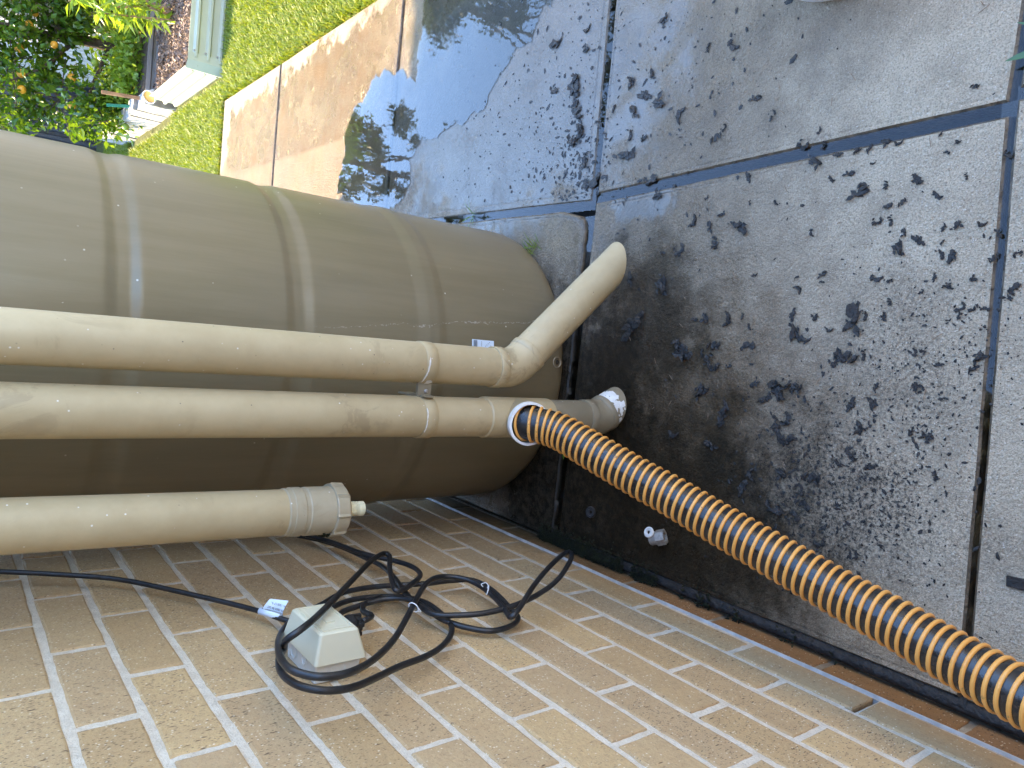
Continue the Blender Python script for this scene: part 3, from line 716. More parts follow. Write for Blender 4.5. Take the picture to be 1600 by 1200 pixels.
for yy, xx, rr in ((1.070, .020, .0115), (1.030, .022, .008), (1.086, .012, .005)): mb.lathe([(rr, -.001), (rr, .0016), (rr - .002, .0016), (rr - .003, .0004)], (xx, yy, .8785), (0, 0, 1), 24)
mb.build('knockout', M_GREYBOX, bs, True, 40)
mb = MB(); frustum(mb, .033, .978, 1.110, .800, .884, .078, .987, 1.100, .8125, .876, .005); lid = mb.build('lid', M_CREAM, box)
mb = MB()
f0 = (.994, 1.093, .8185, .870)
for (a, b, c, d_) in ((f0[0], f0[1], f0[2], f0[2] + .0022), (f0[0], f0[1], f0[3] - .0022, f0[3]), (f0[0], f0[0] + .0022, f0[2] + .0022, f0[3] - .0022), (f0[1] - .0022, f0[1], f0[2] + .0022, f0[3] - .0022)): mb.box(.0772, .0796, a, b, c, d_)
mb.box(.0772, .0784, 1.004, 1.083, .827, .862)
mb.build('raised_panel', M_CREAM, lid)
mb = MB(); mb.box(.0772, .0812, 1.020, 1.036, .838, .852); mb.build('switch', M_CREAM, lid)
plug = thing('power_plug', 'black moulded plug pushed in under the cream outlet box', 'plug', (.045, 1.07, .78))
mb = MB(); mb.lathe([(.012, 0), (.0185, .003), (.019, .012), (.0165, .020), (.0170, .026), (.0125, .030), (.009, .036), (.0062, .040)], (.047, 1.062, .800), (-.05, .32, -1), 12)
for k in range(5):
    t = 2 * PI * k / 5; c = Vector((.047, 1.062, .800)) + Vector((-.05, .32, -1)).normalized() * .020; mb.box(c.x + .015 * math.cos(t) - .003, c.x + .015 * math.cos(t) + .003, c.y + .015 * math.sin(t) - .003, c.y + .015 * math.sin(t) + .003, c.z - .012, c.z + .012)
mb.build('plug_body', M_BLACK, plug)
CAB = {'feed': [(0.03, 1.5895, 1.2583), (0.03, 1.5752, 1.2306), (0.025, 1.5354, 1.1352), (0.02, 1.4866, 1.0478), (0.018, 1.3709, 0.9527), (0.02, 1.2573, 0.8802), (0.022, 1.1927, 0.8526), (0.02, 1.1637, 0.8297)],
       'lead': [(0.02, 1.1177, 0.7602), (0.018, 1.1813, 0.7491), (0.02, 1.1998, 0.7007), (0.026, 1.1978, 0.648), (0.03, 1.1707, 0.616), (0.03, 1.1184, 0.608), (0.022, 1.0788, 0.5973), (0.016, 1.0424, 0.5686), (0.014, 1.0134, 0.5313), (0.014, 1.0185, 0.4812), (0.016, 1.0406, 0.4497), (0.022, 1.0713, 0.4459), (0.028, 1.114, 0.4387), (0.03, 1.1657, 0.4309), (0.03, 1.2133, 0.4377), (0.026, 1.237, 0.4768), (0.022, 1.2508, 0.5265), (0.018, 1.2752, 0.5826), (0.018, 1.2839, 0.6412), (0.02, 1.2702, 0.7039), (0.02, 1.2329, 0.7611), (0.02, 1.203, 0.8116), (0.022, 1.167, 0.8511), (0.04, 1.0844, 0.8981), (0.07, 0.9697, 0.9443), (0.088, 0.889, 0.964), (0.09, 0.8557, 0.9534), (0.09, 0.8402, 0.9331), (0.086, 0.8454, 0.897), (0.07, 0.8962, 0.8341), (0.055, 0.9735, 0.7576), (0.045, 1.0705, 0.6754), (0.045, 1.1718, 0.5861), (0.045, 1.2132, 0.5378), (0.042, 1.2243, 0.4968), (0.04, 1.1994, 0.4637), (0.036, 1.1568, 0.4532), (0.036, 1.0911, 0.4668), (0.045, 1.0153, 0.5017), (0.055, 0.9703, 0.5263), (0.065, 0.9796, 0.4999), (0.075, 1.0385, 0.4194), (0.085, 1.0935, 0.3322), (0.09, 1.1413, 0.248), (0.088, 1.1393, 0.2319), (0.084, 1.1061, 0.2647), (0.07, 1.0585, 0.3392), (0.055, 1.0423, 0.3984), (0.046, 1.0311, 0.4659), (0.04, 1.0342, 0.5327), (0.036, 1.0552, 0.584), (0.033, 1.0815, 0.614), (0.03, 1.137, 0.6141), (0.03, 1.2108, 0.6019), (0.03, 1.289, 0.5808), (0.028, 1.3647, 0.5679), (0.025, 1.4414, 0.5716), (0.022, 1.5332, 0.5812), (0.02, 1.606, 0.6033), (0.02, 1.6571, 0.637)],
       'lead2': [(0.03, 1.6229, 0.6319), (0.03, 1.5522, 0.5981), (0.032, 1.4666, 0.5794), (0.034, 1.41, 0.5592), (0.036, 1.3587, 0.5331), (0.036, 1.3116, 0.5207), (0.036, 1.267, 0.5317), (0.04, 1.2236, 0.5729), (0.045, 1.1848, 0.6182), (0.05, 1.174, 0.6421), (0.052, 1.2151, 0.6282), (0.055, 1.2824, 0.5971), (0.058, 1.3376, 0.5673), (0.06, 1.3543, 0.5718), (0.066, 1.3046, 0.6263), (0.075, 1.2066, 0.7106), (0.088, 1.0925, 0.8038), (0.092, 1.0187, 0.8705), (0.09, 0.9879, 0.908), (0.075, 0.995, 0.9249), (0.05, 1.0235, 0.915), (0.05, 0.9921, 0.9344), (0.055, 0.94, 0.95), (0.058, 0.8969, 0.9475), (0.058, 0.8718, 0.9303), (0.056, 0.8624, 0.9062), (0.05, 0.8712, 0.8723), (0.04, 0.8992, 0.8264), (0.03, 0.9338, 0.7667), (0.022, 0.961, 0.7031), (0.018, 0.9893, 0.6541), (0.016, 1.028, 0.6105), (0.018, 1.0655, 0.5882), (0.022, 1.1241, 0.5818), (0.02, 1.1739, 0.5822), (0.016, 1.2208, 0.6037), (0.016, 1.2377, 0.6473), (0.018, 1.2365, 0.6989), (0.02, 1.2156, 0.7453), (0.02, 1.1993, 0.7681)]}
cable = thing('power_cable', 'tangled black rubber cable looped round the outlet box on the wall', 'cable', (.03, 1.1, .6))
for nm in ('lead', 'lead2', 'feed'):
    mb = MB(); mb.tube(smooth_path(CAB[nm], .006), .0053 if nm != 'feed' else .0047, 10); mb.build('cord', M_BLACK, cable, True)
mb = MB(); mb.tube(smooth_path([(.047, 1.073, .762), (.046, 1.085, .742), (.034, 1.12, .720), (.024, 1.165, .712), (.022, 1.20, .69), (.02, 1.225, .645)], .006), .0053, 10); mb.build('cord', M_BLACK, cable, True)
for c, ax in (((.040, 1.131, .4585), (.2, .5, .75)), ((.045, 1.098, .648), (.1, .6, -.7))):
    A = Vector(ax).normalized(); u = A.orthogonal().normalized(); v = A.cross(u)
    ring = [Vector(c) + (u * math.cos(t) * .010 + v * math.sin(t) * .007) for t in [2 * PI * k / 20 for k in range(20)]]
    mb = MB(); mb.tube(ring, .0011, 6, closed=True); tail = [Vector(c) + u * .01, Vector(c) + u * .015 + A * .006, Vector(c) + u * .011 + A * .014 + v * .004, Vector(c) + u * .004 + A * .010]
    mb.tube(smooth_path(tail, .002), .0009, 6); mb.build('tie', M_WHITE, cable, True)
# printed flag label wrapped on the feed cable
fl = [Vector(p) for p in [(0.024, 1.2335, 0.8729), (0.024, 1.1956, 0.8505), (0.05, 1.1995, 0.8398), (0.05, 1.2199, 0.8651)]]           # cable end a, cable end b, outer b, outer a
mb = MB(); n = 8; nrm_ = (fl[1] - fl[0]).cross(fl[3] - fl[0]).normalized()
for k in range(n + 1):
    t = k / n; bend = nrm_ * (.004 * math.sin(PI * t)); mb.v += [fl[0].lerp(fl[3], t) + bend, fl[1].lerp(fl[2], t) + bend]
for k in range(n): mb.f.append((2 * k, 2 * k + 1, 2 * k + 3, 2 * k + 2)); mb.mi.append(0)
ft = mb.build('flag_label', M_LABEL, cable, True)
mb = MB(); mb.tube([fl[0].lerp(fl[1], -.08), fl[0].lerp(fl[1], .92)], .0064, 14); mb.build('label_sleeve', M_LABEL, ft, True)
xa = (fl[0] - fl[1]).normalized(); mid = (fl[0] + fl[1]) / 2; ya = (mid - (fl[2] + fl[3]) / 2); Hh = ya.length; ya = (ya - xa * ya.dot(xa)).normalized(); za = xa.cross(ya)
if za.dot(Vector(cam.location) - mid) < 0: za = -za
def text(body, size, center, lift):
    cu = bpy.data.curves.new('print', 'FONT'); cu.body = body; cu.size = size; cu.align_x = 'CENTER'; cu.align_y = 'CENTER'
    o = bpy.data.objects.new('print', cu); COL.objects.link(o); dg = bpy.context.evaluated_depsgraph_get(); me = bpy.data.meshes.new_from_object(o.evaluated_get(dg)); bpy.data.objects.remove(o)
    me.materials.clear(); me.materials.append(M_INK); o = link('print', me)
    m = Matrix.Identity(4)
    for i in range(3): m[i][0] = xa[i]; m[i][1] = ya[i]; m[i][2] = za[i]; m[i][3] = (center + za * lift)[i]
    o.matrix_world = m; o.parent = ft; o.matrix_parent_inverse = ft.matrix_world.inverted(); return o
out_mid = (fl[2] + fl[3]) / 2
text('Ph 1300 57 98 AUS', .0054, mid.lerp(out_mid, .74), .0045); text('Ph 0800 84 202 NZ', .0054, mid.lerp(out_mid, .44), .0055)
mb = MB(); q0 = mid.lerp(out_mid, .17) + za * .004; mb.add([q0 + xa * sx * .021 + ya * sy * .0028 for sx, sy in ((-1, -1), (1, -1), (1, 1), (-1, 1))], [(0, 1, 2, 3)]); mb.build('print_band', M_GREYINK, ft)

# ------------------------------------------------------------------ small things on the slab
ft_ = thing('hose_fitting', 'small white flanged hose fitting with a loose grey hex nut on dark slab', 'hose fitting', (.125, 1.085, 0))
a = Vector((.130, 1.093, .036)); ax = Vector((.28, -.02, .95)).normalized()
mb = MB(); mb.lathe([(.004, -.002), (.0042, .0035), (.0105, .005), (.0125, .003), (.0125, .0), (.007, -.002), (.0058, -.008), (.0055, -.034), (.004, -.034)], a, ax, 28); mb.build('flange', M_WHITE, ft_, True, 30)
mb = MB(); mb.lathe([(.0001, .0008), (.0042, .0009)], a, ax, 16); mb.build('bore', M_CORE, ft_)
nc = Vector((.122, 1.073, .0165)); na = Vector((.35, -.80, -.35)).normalized()
mb = MB(); u = na.orthogonal().normalized(); v = na.cross(u); vs = []
for rad, h, seg in ((.0185, -.010, 6), (.0185, .010, 6), (.0125, .010, 6), (.0125, -.010, 6)):
    for k in range(6): t = 2 * PI * k / 6; vs.append(nc + na * h + u * rad * math.cos(t) + v * rad * math.sin(t))
fs = []
for q in range(4):
    for k in range(6): l = (k + 1) % 6; w_ = (q + 1) % 4; fs.append((q * 6 + k, q * 6 + l, w_ * 6 + l, w_ * 6 + k))
mb.add(vs, fs); mb.build('hex_nut', M_STEEL, ft_)
mb = MB(); mb.lathe([(.013, .0), (.0145, .003), (.0145, .016), (.0125, .018), (.0110, .016), (.011, 0)], nc - na * .027, na, 24); mb.build('tail', M_STEEL, ft_, True, 40)
mb = MB(); mb.lathe([(.004, .003), (.008, .004), (.0085, .007), (.0135, .007), (.0145, .0045), (.0145, 0)], (.118, 1.318, .0), (.05, -.1, 1), 28); o = mb.build('rubber_washer', simple('grey_washer', (.035, .035, .037), .4, .2), None, True, 40); tag(o, 'dark grey round washer lying in the black slime near the wall', 'washer')
mb = MB(); P_ = [(.232, .396), (.249, .397), (.251, .372), (.248, .340), (.241, .345), (.236, .338), (.233, .366)]
vs = [(x, y, .002) for x, y in P_] + [(x, y, .0045 + .002 * (k % 2)) for k, (x, y) in enumerate(P_)]; n = 7
mb.add(vs, [tuple(range(n - 1, -1, -1)), tuple(range(n, 2 * n))] + [(k, (k + 1) % n, n + (k + 1) % n, n + k) for k in range(n)]); o = mb.build('tape_scrap', M_SLUDGE); tag(o, 'torn black scrap of tape alone on the pale near slab', 'tape scrap')
# white tub whose foot shows at the edge of the path
tub = thing('plastic_tub', 'round white plastic tub standing on the path, only its foot showing', 'tub', (1.412, .80, 0))
mb = MB(); mb.lathe([(.001, .004), (.155, .004), (.163, .008), (.166, .016), (.172, .10), (.185, .30), (.192, .30), (.192, .31), (.182, .31), (.168, .02), (.001, .015)], (1.412, .80, 0), seg=64); mb.build('tub_shell', M_WHITE, tub, True, 40)
mb = MB(); mb.lathe([(.186, .28), (.195, .282), (.196, .29), (.187, .292)], (1.412, .80, 0), seg=64); mb.build('rim_band', M_GREYBOX, tub, True, 40)
V = []; F = []
for k in range(900):
    t = nr.normal(-2.0, .30); rr = .166 + abs(nr.normal(0, .006)); c = np.array([1.412 + rr * math.cos(t), .80 + rr * math.sin(t), .003]); o_ = len(V); s_ = .002 + .004 * nr.random()
    for q in range(4): V.append(tuple(c + nr.normal(0, s_, 3) * (1, 1, .6)))
    F += [(o_, o_ + 1, o_ + 2), (o_, o_ + 1, o_ + 3), (o_ + 1, o_ + 2, o_ + 3), (o_, o_ + 2, o_ + 3)]
stuff(np_mesh('dirt_crumbs', V, F, M_SOIL))

# sodden black clumps: a few crumpled shapes, each lump placed on its own
def clump_mesh(seed):
    r2 = random.Random(seed); bm = bmesh.new(); lobes = 2 + seed % 4; px = 0; ang = 0
    cx, cy = 0, 0
    for l in range(lobes):
        rad = r2.uniform(.12, .24); b2 = bmesh.ops.create_icosphere(bm, subdivisions=2, radius=1)
        off = Vector((r2.random() * 50, r2.random() * 50, 0)); sx, sy, sz = rad * r2.uniform(.8, 1.7), rad * r2.uniform(.4, .9), rad * r2.uniform(.3, .55); rot = r2.uniform(0, PI)
        for v in b2['verts']:
            p = v.co.copy(); k = 1 + .75 * mnoise.noise(p * 1.7 + off) + .35 * mnoise.noise(p * 4.5 + off)
            p = Vector((p.x * sx * k, p.y * sy * k, p.z * sz * max(.35, k))); p = Matrix.Rotation(rot, 3, 'Z') @ p; v.co = p + Vector((cx, cy, sz * .55))
            v.co.z = max(v.co.z, .0)
        ang += r2.uniform(-.9, .9); cx += math.cos(ang) * rad * 1.25; cy += math.sin(ang) * rad * 1.25
    for l in range(2 + seed % 3):                # leaf scraps standing out of the lump
        a = r2.uniform(0, 6.28); L = r2.uniform(.18, .42); w_ = L * .28; bx, by = cx * r2.random(), cy * r2.random(); d = Vector((math.cos(a), math.sin(a), 0)); s_ = Vector((-d.y, d.x, 0))
        base = Vector((bx, by, .05)); z1 = r2.uniform(.02, .14)
        vs = [bm.verts.new(q) for q in (base, base + d * L * .5 + s_ * w_ + Vector((0, 0, z1)), base + d * L + Vector((0, 0, z1 * .4)), base + d * L * .5 - s_ * w_ + Vector((0, 0, z1 * .6)))]
        bm.faces.new(vs)
    xs = [v.co.x for v in bm.verts]; ys_ = [v.co.y for v in bm.verts]; mx = (max(xs) + min(xs)) / 2; my = (max(ys_) + min(ys_)) / 2; sc = 1 / max(max(xs) - min(xs), max(ys_) - min(ys_))
    for v in bm.verts: v.co = Vector(((v.co.x - mx) * sc, (v.co.y - my) * sc, v.co.z * sc))
    me = bpy.data.meshes.new('sludge_clump'); bm.to_mesh(me); bm.free(); me.materials.append(M_SLUDGE); return me
CM = [clump_mesh(s_) for s_ in range(14)]
DEB = [(0.872,0.721,0.036),(0.859,0.579,0.022),(0.869,0.889,0.018),(0.846,0.661,0.016),(0.851,0.636,0.016),(0.819,0.677,0.019),(0.819,0.653,0.02),(0.805,0.803,0.016),(0.796,0.627,0.018),(0.782,0.601,0.029),(0.769,0.633,0.032),(0.803,0.562,0.016),(0.804,0.54,0.016),(0.806,0.504,0.015),(0.788,0.478,0.016),(0.777,0.56,0.011),(0.758,0.561,0.022),(0.752,0.543,0.022),(0.748,0.48,0.016),(0.754,0.446,0.014),(0.695,0.446,0.031),(0.717,0.665,0.023),(0.711,0.64,0.014),(0.717,0.566,0.016),(0.703,0.542,0.018),(0.692,0.584,0.012),(0.715,0.504,0.012),(0.692,0.818,0.02),(0.722,0.771,0.019),(0.708,0.769,0.012),(0.717,0.825,0.013),(0.664,0.695,0.018),(0.673,0.636,0.013),(0.667,0.519,0.019),(0.666,0.498,0.019),(0.665,0.481,0.014),(0.653,0.518,0.014),(0.643,0.822,0.029),(0.608,0.813,0.038),(0.597,0.791,0.033),(0.641,0.774,0.016),(0.619,0.743,0.015),(0.639,0.695,0.054),(0.626,0.711,0.024),(0.649,0.677,0.021),(0.647,0.642,0.015),(0.57,0.706,0.041),(0.562,0.723,0.027),(0.575,0.67,0.021),(0.587,0.582,0.015),(0.589,0.568,0.014),(0.569,0.54,0.017),(0.588,0.479,0.027),(0.566,0.487,0.021),(0.914,1.21,0.027),(0.844,1.1,0.029),(0.829,1.048,0.026),(0.856,1.023,0.021),(0.833,0.99,0.025),(0.822,0.965,0.034),(0.792,1.031,0.028),(0.781,1.128,0.032),(0.776,1.177,0.017),(0.896,1.068,0.013),(0.875,0.953,0.012),(0.713,1.271,0.041),(0.698,1.167,0.054),(0.679,1.155,0.015),(0.628,1.034,0.024),(0.626,0.978,0.032),(0.623,1.063,0.017),(0.635,0.939,0.016),(0.613,0.917,0.019),(0.553,1.086,0.055),(0.569,1,0.032),(0.531,1.003,0.042),(0.55,1.031,0.02),(0.572,0.916,0.034),(0.528,0.957,0.016),(0.599,1.246,0.091),(0.468,1.02,0.045),(0.434,0.956,0.047),(0.406,0.96,0.022),(0.361,1.086,0.029),(0.353,0.978,0.034),(0.471,0.862,0.034),(0.272,0.888,0.048),(0.49,0.836,0.044),(0.5,0.799,0.033),(0.406,0.814,0.049),(0.398,0.788,0.02),(0.437,0.807,0.026),(0.433,0.832,0.018),(0.482,0.682,0.031),(0.489,0.641,0.027),(0.518,0.64,0.019),(0.527,0.571,0.018),(0.44,0.664,0.024),(0.441,0.652,0.016),(0.39,0.669,0.028),(0.368,0.689,0.022),(0.374,0.632,0.019),(0.331,0.738,0.035),(0.303,0.761,0.025),(0.277,0.752,0.037),(0.249,0.765,0.025),(0.253,0.81,0.044),(0.243,0.704,0.019),(0.385,0.523,0.014),(0.378,0.518,0.011),(0.446,0.54,0.016),(0.446,0.552,0.013),(0.45,0.569,0.016),(0.21,0.637,0.019),(0.21,0.706,0.027),(1.236,1.549,0.059),(1.171,1.536,0.052),(1.101,1.525,0.059),(1.03,1.48,0.044),(0.973,1.447,0.061),(1.242,1.64,0.036),(1.161,1.291,0.05),(1.202,1.34,0.035),(1.208,1.271,0.031),(1.136,1.237,0.038),(1.095,1.167,0.036),(1.127,1.318,0.038),(1.027,1.329,0.061),(1.074,1.325,0.032),(1.057,1.276,0.02),(1.027,1.059,0.028),(1.045,1.042,0.017),(1.233,1.111,0.022),(1.223,1.042,0.033),(0.952,1.24,0.043),(0.93,0.965,0.027),(1.332,1.255,0.031),(1.376,1.65,0.054),(1.328,1.52,0.024),(1.383,1.529,0.027),(1.094,0.971,0.027),(1.148,1.391,0.023),(1.059,0.922,0.016),(1.045,0.926,0.012),(1.034,0.542,0.013),(0.98,0.846,0.025),(0.974,0.802,0.017),(1.004,0.815,0.014),(0.941,0.813,0.034),(0.952,0.769,0.021),(0.955,0.732,0.018),(0.953,0.709,0.02),(0.962,0.681,0.017),(0.959,0.658,0.015),(0.912,0.743,0.021),(0.907,0.776,0.018),(0.927,0.698,0.013),(0.889,0.616,0.022),(0.883,0.67,0.015),(0.883,0.71,0.024),(0.885,0.537,0.012),(0.929,0.573,0.011),(0.914,0.48,0.017),(0.963,0.587,0.01),(0.945,0.558,0.012),(0.723,0.92,0.016),(0.326,0.806,0.026),(0.312,0.871,0.024),(0.497,0.889,0.021)]
CLG = {}
def zone(x, y, L):
    if L > .085: return 'longest black slime streak on the dark slab between the two pipe spouts'
    size = 'large' if L > .034 else 'small'
    if y > 1.43: return size + ' wet black sludge clump beside the puddle end of the path'
    if x > .95: return size + ' wet black sludge clump on the slab with the white tub'
    if y > .95: return size + ' wet black sludge clump just beyond the mouth of the angled spout' if x > .5 else size + ' wet black sludge clump on the dark slab near the hose tee'
    if x > .74: return size + ' wet black sludge clump along the water filled joint beside the tub slab'
    if x > .52: return size + ' wet black sludge clump in the bare middle of the near slab'
    return size + ' wet black sludge clump on the speckled stain beside the hose'
for k, (x, y, L) in enumerate(DEB):
    o = bpy.data.objects.new('sludge_clump', CM[(k * 5) % 14]); COL.objects.link(o); o.location = (x, y, .0008); s_ = L * 1.06
    o.rotation_euler = (0, 0, rnd.uniform(0, 6.28)); o.scale = (s_, s_, s_ * rnd.uniform(.6, .95)); lab = zone(x, y, L); tag(o, lab, 'sludge clump', CLG.setdefault(lab, lab.replace('clump', 'clumps', 1)))
# fine crumbs of the same muck
V = []; F = []
def flecks(n, fx, fy, smin, smax):
    for k in range(n):
        x, y = fx(), fy()
        if x < .06 or y > 3.2 or y < -.3: continue
        if y > 1.40 and x < .93: continue
        s_ = smin + (smax - smin) * nr.random() ** 3; a = nr.random() * 6.28; m = 5; o_ = len(V); el = 1 + 1.4 * nr.random()
        for q in range(m):
            t = 2 * PI * q / m; e = s_ * (.5 + .7 * nr.random()); px, py = e * math.cos(t) * el, e * math.sin(t)
            V.append((x + px * math.cos(a) - py * math.sin(a), y + px * math.sin(a) + py * math.cos(a), .0006))
        V.append((x + s_ * .2 * nr.normal(), y + s_ * .2 * nr.normal(), .0006 + s_ * .55))
        for q in range(m): F.append((o_ + q, o_ + (q + 1) % m, o_ + m))
flecks(450, lambda: nr.uniform(.1, 1.7), lambda: nr.uniform(.35, 2.3), .0006, .0028)
flecks(1500, lambda: nr.normal(.32, .11), lambda: nr.normal(.70, .12), .0006, .0040)
flecks(700, lambda: nr.normal(.58, .10), lambda: nr.normal(.55, .09), .0006, .0028)
flecks(420, lambda: nr.normal(1.15, .2), lambda: nr.normal(1.62, .22), .0015, .0065)
flecks(320, lambda: nr.normal(1.02, .1), lambda: nr.normal(1.50, .06), .0015, .0075)
flecks(260, lambda: nr.normal(1.20, .2), lambda: nr.normal(1.2, .2), .001, .006)
stuff(np_mesh('sludge_crumbs', V, F, M_SLUDGE))
# straw and twigs
V = []; F = []
for k in range(70):
    x, y = nr.uniform(.4, 1.5), nr.uniform(.2, 1.3); a = nr.random() * 6.28; L = nr.uniform(.006, .022); w_ = .0006; d = np.array([math.cos(a), math.sin(a), 0]); s_ = np.array([-d[1], d[0], 0]) * w_; c = np.array([x, y, .0012]); o_ = len(V)
    for q in (c - s_, c + d * L - s_, c + d * L + s_, c + s_, c + d * L * .5 + np.array([0, 0, .0015])): V.append(tuple(q))
    F += [(o_, o_ + 1, o_ + 4), (o_ + 1, o_ + 2, o_ + 4), (o_ + 2, o_ + 3, o_ + 4), (o_ + 3, o_, o_ + 4)]
stuff(np_mesh('straw', V, F, M_TWIG))

# ------------------------------------------------------------------ small plants
def blade(mb, base, d, L, w_, lift, n=5, droop=0, fold=.25, mi=0):
    base = Vector(base); d = Vector((d[0], d[1], 0)).normalized(); s_ = Vector((-d.y, d.x, 0)); vs = []
    for k in range(n + 1):
        t = k / n; c = base + d * (L * t * math.cos(lift * (1 - droop * t))) + Vector((0, 0, L * (math.sin(lift) * t - droop * .55 * t * t))); ww = w_ * math.sin(PI * min(1, .12 + .88 * t)) ** .7 if k < n else 0.0005
        vs += [c + s_ * ww, c - Vector((0, 0, ww * fold)), c - s_ * ww]
    fs = []
    for k in range(n):
        o_ = k * 3; fs += [(o_, o_ + 1, o_ + 4, o_ + 3), (o_ + 1, o_ + 2, o_ + 5, o_ + 4)]
    mb.add(vs, fs, mi)
sp = thing('strap_leaf_weed', 'weed with broad green strap leaves in the slab joint by the tub', 'weed', (1.075, .385, 0))
for (dx, dy, L, w_, li) in ((-.15, 1, .115, .0085, .5), (.35, 1, .105, .006, .75), (-.9, .5, .10, .007, .6), (.9, .2, .12, .008, .7), (.2, -1, .12, .008, .6)):
    mb = MB(); blade(mb, (1.075, .385, .0), (dx, dy), L, w_, li, 7, .55); mb.build('leaf', M_STRAP, sp, True)
wd = thing('broadleaf_weed', 'small leafy green weed sprouting under the hose beside the tank foot', 'weed', (.285, 1.425, 0))
for (dx, dy, L, w_, li) in ((-.95, -.25, .055, .009, .9), (-.2, -1, .05, .008, .8), (.5, -.8, .05, .008, 1.0), (-.6, .5, .045, .008, .7), (.9, -.1, .05, .008, .6), (-.7, -.7, .045, .007, 1.2)):
    mb = MB(); blade(mb, (.285, 1.425, .0), (dx, dy), L, w_, li, 6, .45); mb.build('leaf', M_WEED, wd, True)
for loc, lab, n_, h0 in (((.918, 1.985, -.005), 'thin grass sprout growing from the water filled joint beside the tank', 9, .075), ((.795, 1.66, .006), 'low tuft of dry grass at the foot of the tank', 26, .05)):
    gt = thing('grass_tuft', lab, 'grass tuft', loc); mb = MB()
    for k in range(n_):
        a = rnd.uniform(0, 6.28); lx_ = rnd.gauss(0, .014 if n_ > 10 else .006); blade(mb, (loc[0] + lx_ * .6, loc[1] - lx_, loc[2]), (math.cos(a), math.sin(a)), h0 * rnd.uniform(.5, 1.1), .0013, rnd.uniform(.3, 1.35), 4, .3)
    mb.build('blades', M_WEED if n_ < 10 else M_GRASS, gt)

# ------------------------------------------------------------------ garden: lawn grass, beds, trees, fences
def in_bed(x, y): return (1.93 < x < 3.3 and 4.84 < y < 6.05) or (1.86 < x < 3.0 and 6.05 < y < 7.62)
def grass(name, n, mat, hmin, hmax, wmin, wmax, y0=2.7, b0=.13, b1=.47):
    V = np.empty((n * 5, 3), np.float32); F = np.empty((n * 3, 3), np.int32); c = 0
    while c < n:
        y = y0 + (8.9 - y0) * nr.random() ** .8; x = .544 + y * nr.uniform(b0, b1)
        ed = 1.812 + .012 * (4.77 - y)
        if (y < 4.785 and x < ed + .003 * nr.normal()) or in_bed(x, y) or x > 3.45: continue
        a = nr.random() * 6.283; h = nr.uniform(hmin, hmax); w_ = nr.uniform(wmin, wmax); le = nr.uniform(.2, 1.1); d = np.array([math.cos(a), math.sin(a), 0]); s_ = np.array([-d[1], d[0], 0]) * w_
        b = np.array([x, y, -.02]); m = b + d * h * le * .35 + (0, 0, h * .6); tp = b + d * h * le + (0, 0, h * (1.05 - .35 * le)); o_ = c * 5
        V[o_] = b - s_; V[o_ + 1] = b + s_; V[o_ + 2] = m - s_ * .8; V[o_ + 3] = m + s_ * .8; V[o_ + 4] = tp
        F[c * 3] = (o_, o_ + 1, o_ + 3); F[c * 3 + 1] = (o_, o_ + 3, o_ + 2); F[c * 3 + 2] = (o_ + 2, o_ + 3, o_ + 4); c += 1
    return stuff(np_mesh(name, V, F, mat))
grass('lawn_grass', 75000, M_GRASS, .028, .06, .0018, .0036)
grass('lawn_grass', 60000, M_GRASS, .03, .06, .0022, .0042, .6, .02, 1.3)
grass('dry_grass', 16000, M_DRYGRASS, .02, .048, .0016, .003)

def corrugate(mb, p0, p1, z0, z1, pitch, depth, nrm, thick=.004, ribs=3):
    "horizontal ribbed sheet from p0 to p1; nrm points outwards"
    p0, p1, nn = Vector((*p0, 0)), Vector((*p1, 0)), Vector((*nrm, 0)).normalized(); prof = []
    n = ribs * 6
    for k in range(n + 1):
        t = k / n; ph = (t * ribs) % 1.0; d = depth * (1 if .30 < ph < .62 else 0); prof.append((d, z0 + (z1 - z0) * t))
    vs = [p0 + nn * d + Vector((0, 0, z)) for d, z in prof] + [p1 + nn * d + Vector((0, 0, z)) for d, z in prof] + [p0 + nn * (d - thick) + Vector((0, 0, z)) for d, z in prof] + [p1 + nn * (d - thick) + Vector((0, 0, z)) for d, z in prof]
    m = n + 1; fs = []
    for k in range(n): fs += [(k, m + k, m + k + 1, k + 1), (2 * m + k, 2 * m + k + 1, 3 * m + k + 1, 3 * m + k)]
    fs += [(n, m + n, 3 * m + n, 2 * m + n), (0, 2 * m, 3 * m, m)]; mb.add(vs, fs)
BX0, BX1, BY0, BY1, BH = 1.985, 3.25, 4.90, 5.95, .195
bed = thing('raised_bed', 'pale green ribbed steel raised garden bed with brown soil on the lawn', 'garden bed', (2.6, 5.4, 0))
for p0, p1, nn, mt in (((BX0 + .05, BY0), (BX1, BY0), (0, -1), M_BEDSTEEL), ((BX0, BY0 + .05), (BX0, BY1), (-1, 0), M_BEDSTEEL), ((BX0, BY1), (BX1, BY1), (0, 1), M_BEDBACK), ((BX1, BY0), (BX1, BY1), (1, 0), M_BEDSTEEL)):
    mb = MB(); corrugate(mb, p0, p1, -.02, BH + (.02 if mt is M_BEDBACK else 0), .06, .018, nn, .004, 3); mb.build('side_panel', mt, bed)
mb = MB(); mb.add([(BX0 - .014, BY0 + .055, -.02), (BX0 - .014, BY0 + .03, -.02), (BX0 + .03, BY0 - .014, -.02), (BX0 + .075, BY0 - .014, -.02), (BX0 - .014, BY0 + .055, BH + .004), (BX0 - .014, BY0 + .03, BH + .004), (BX0 + .03, BY0 - .014, BH + .004), (BX0 + .075, BY0 - .014, BH + .004)], [(0, 1, 5, 4), (1, 2, 6, 5), (2, 3, 7, 6)]); mb.build('corner_post', M_BEDSTEEL, bed)
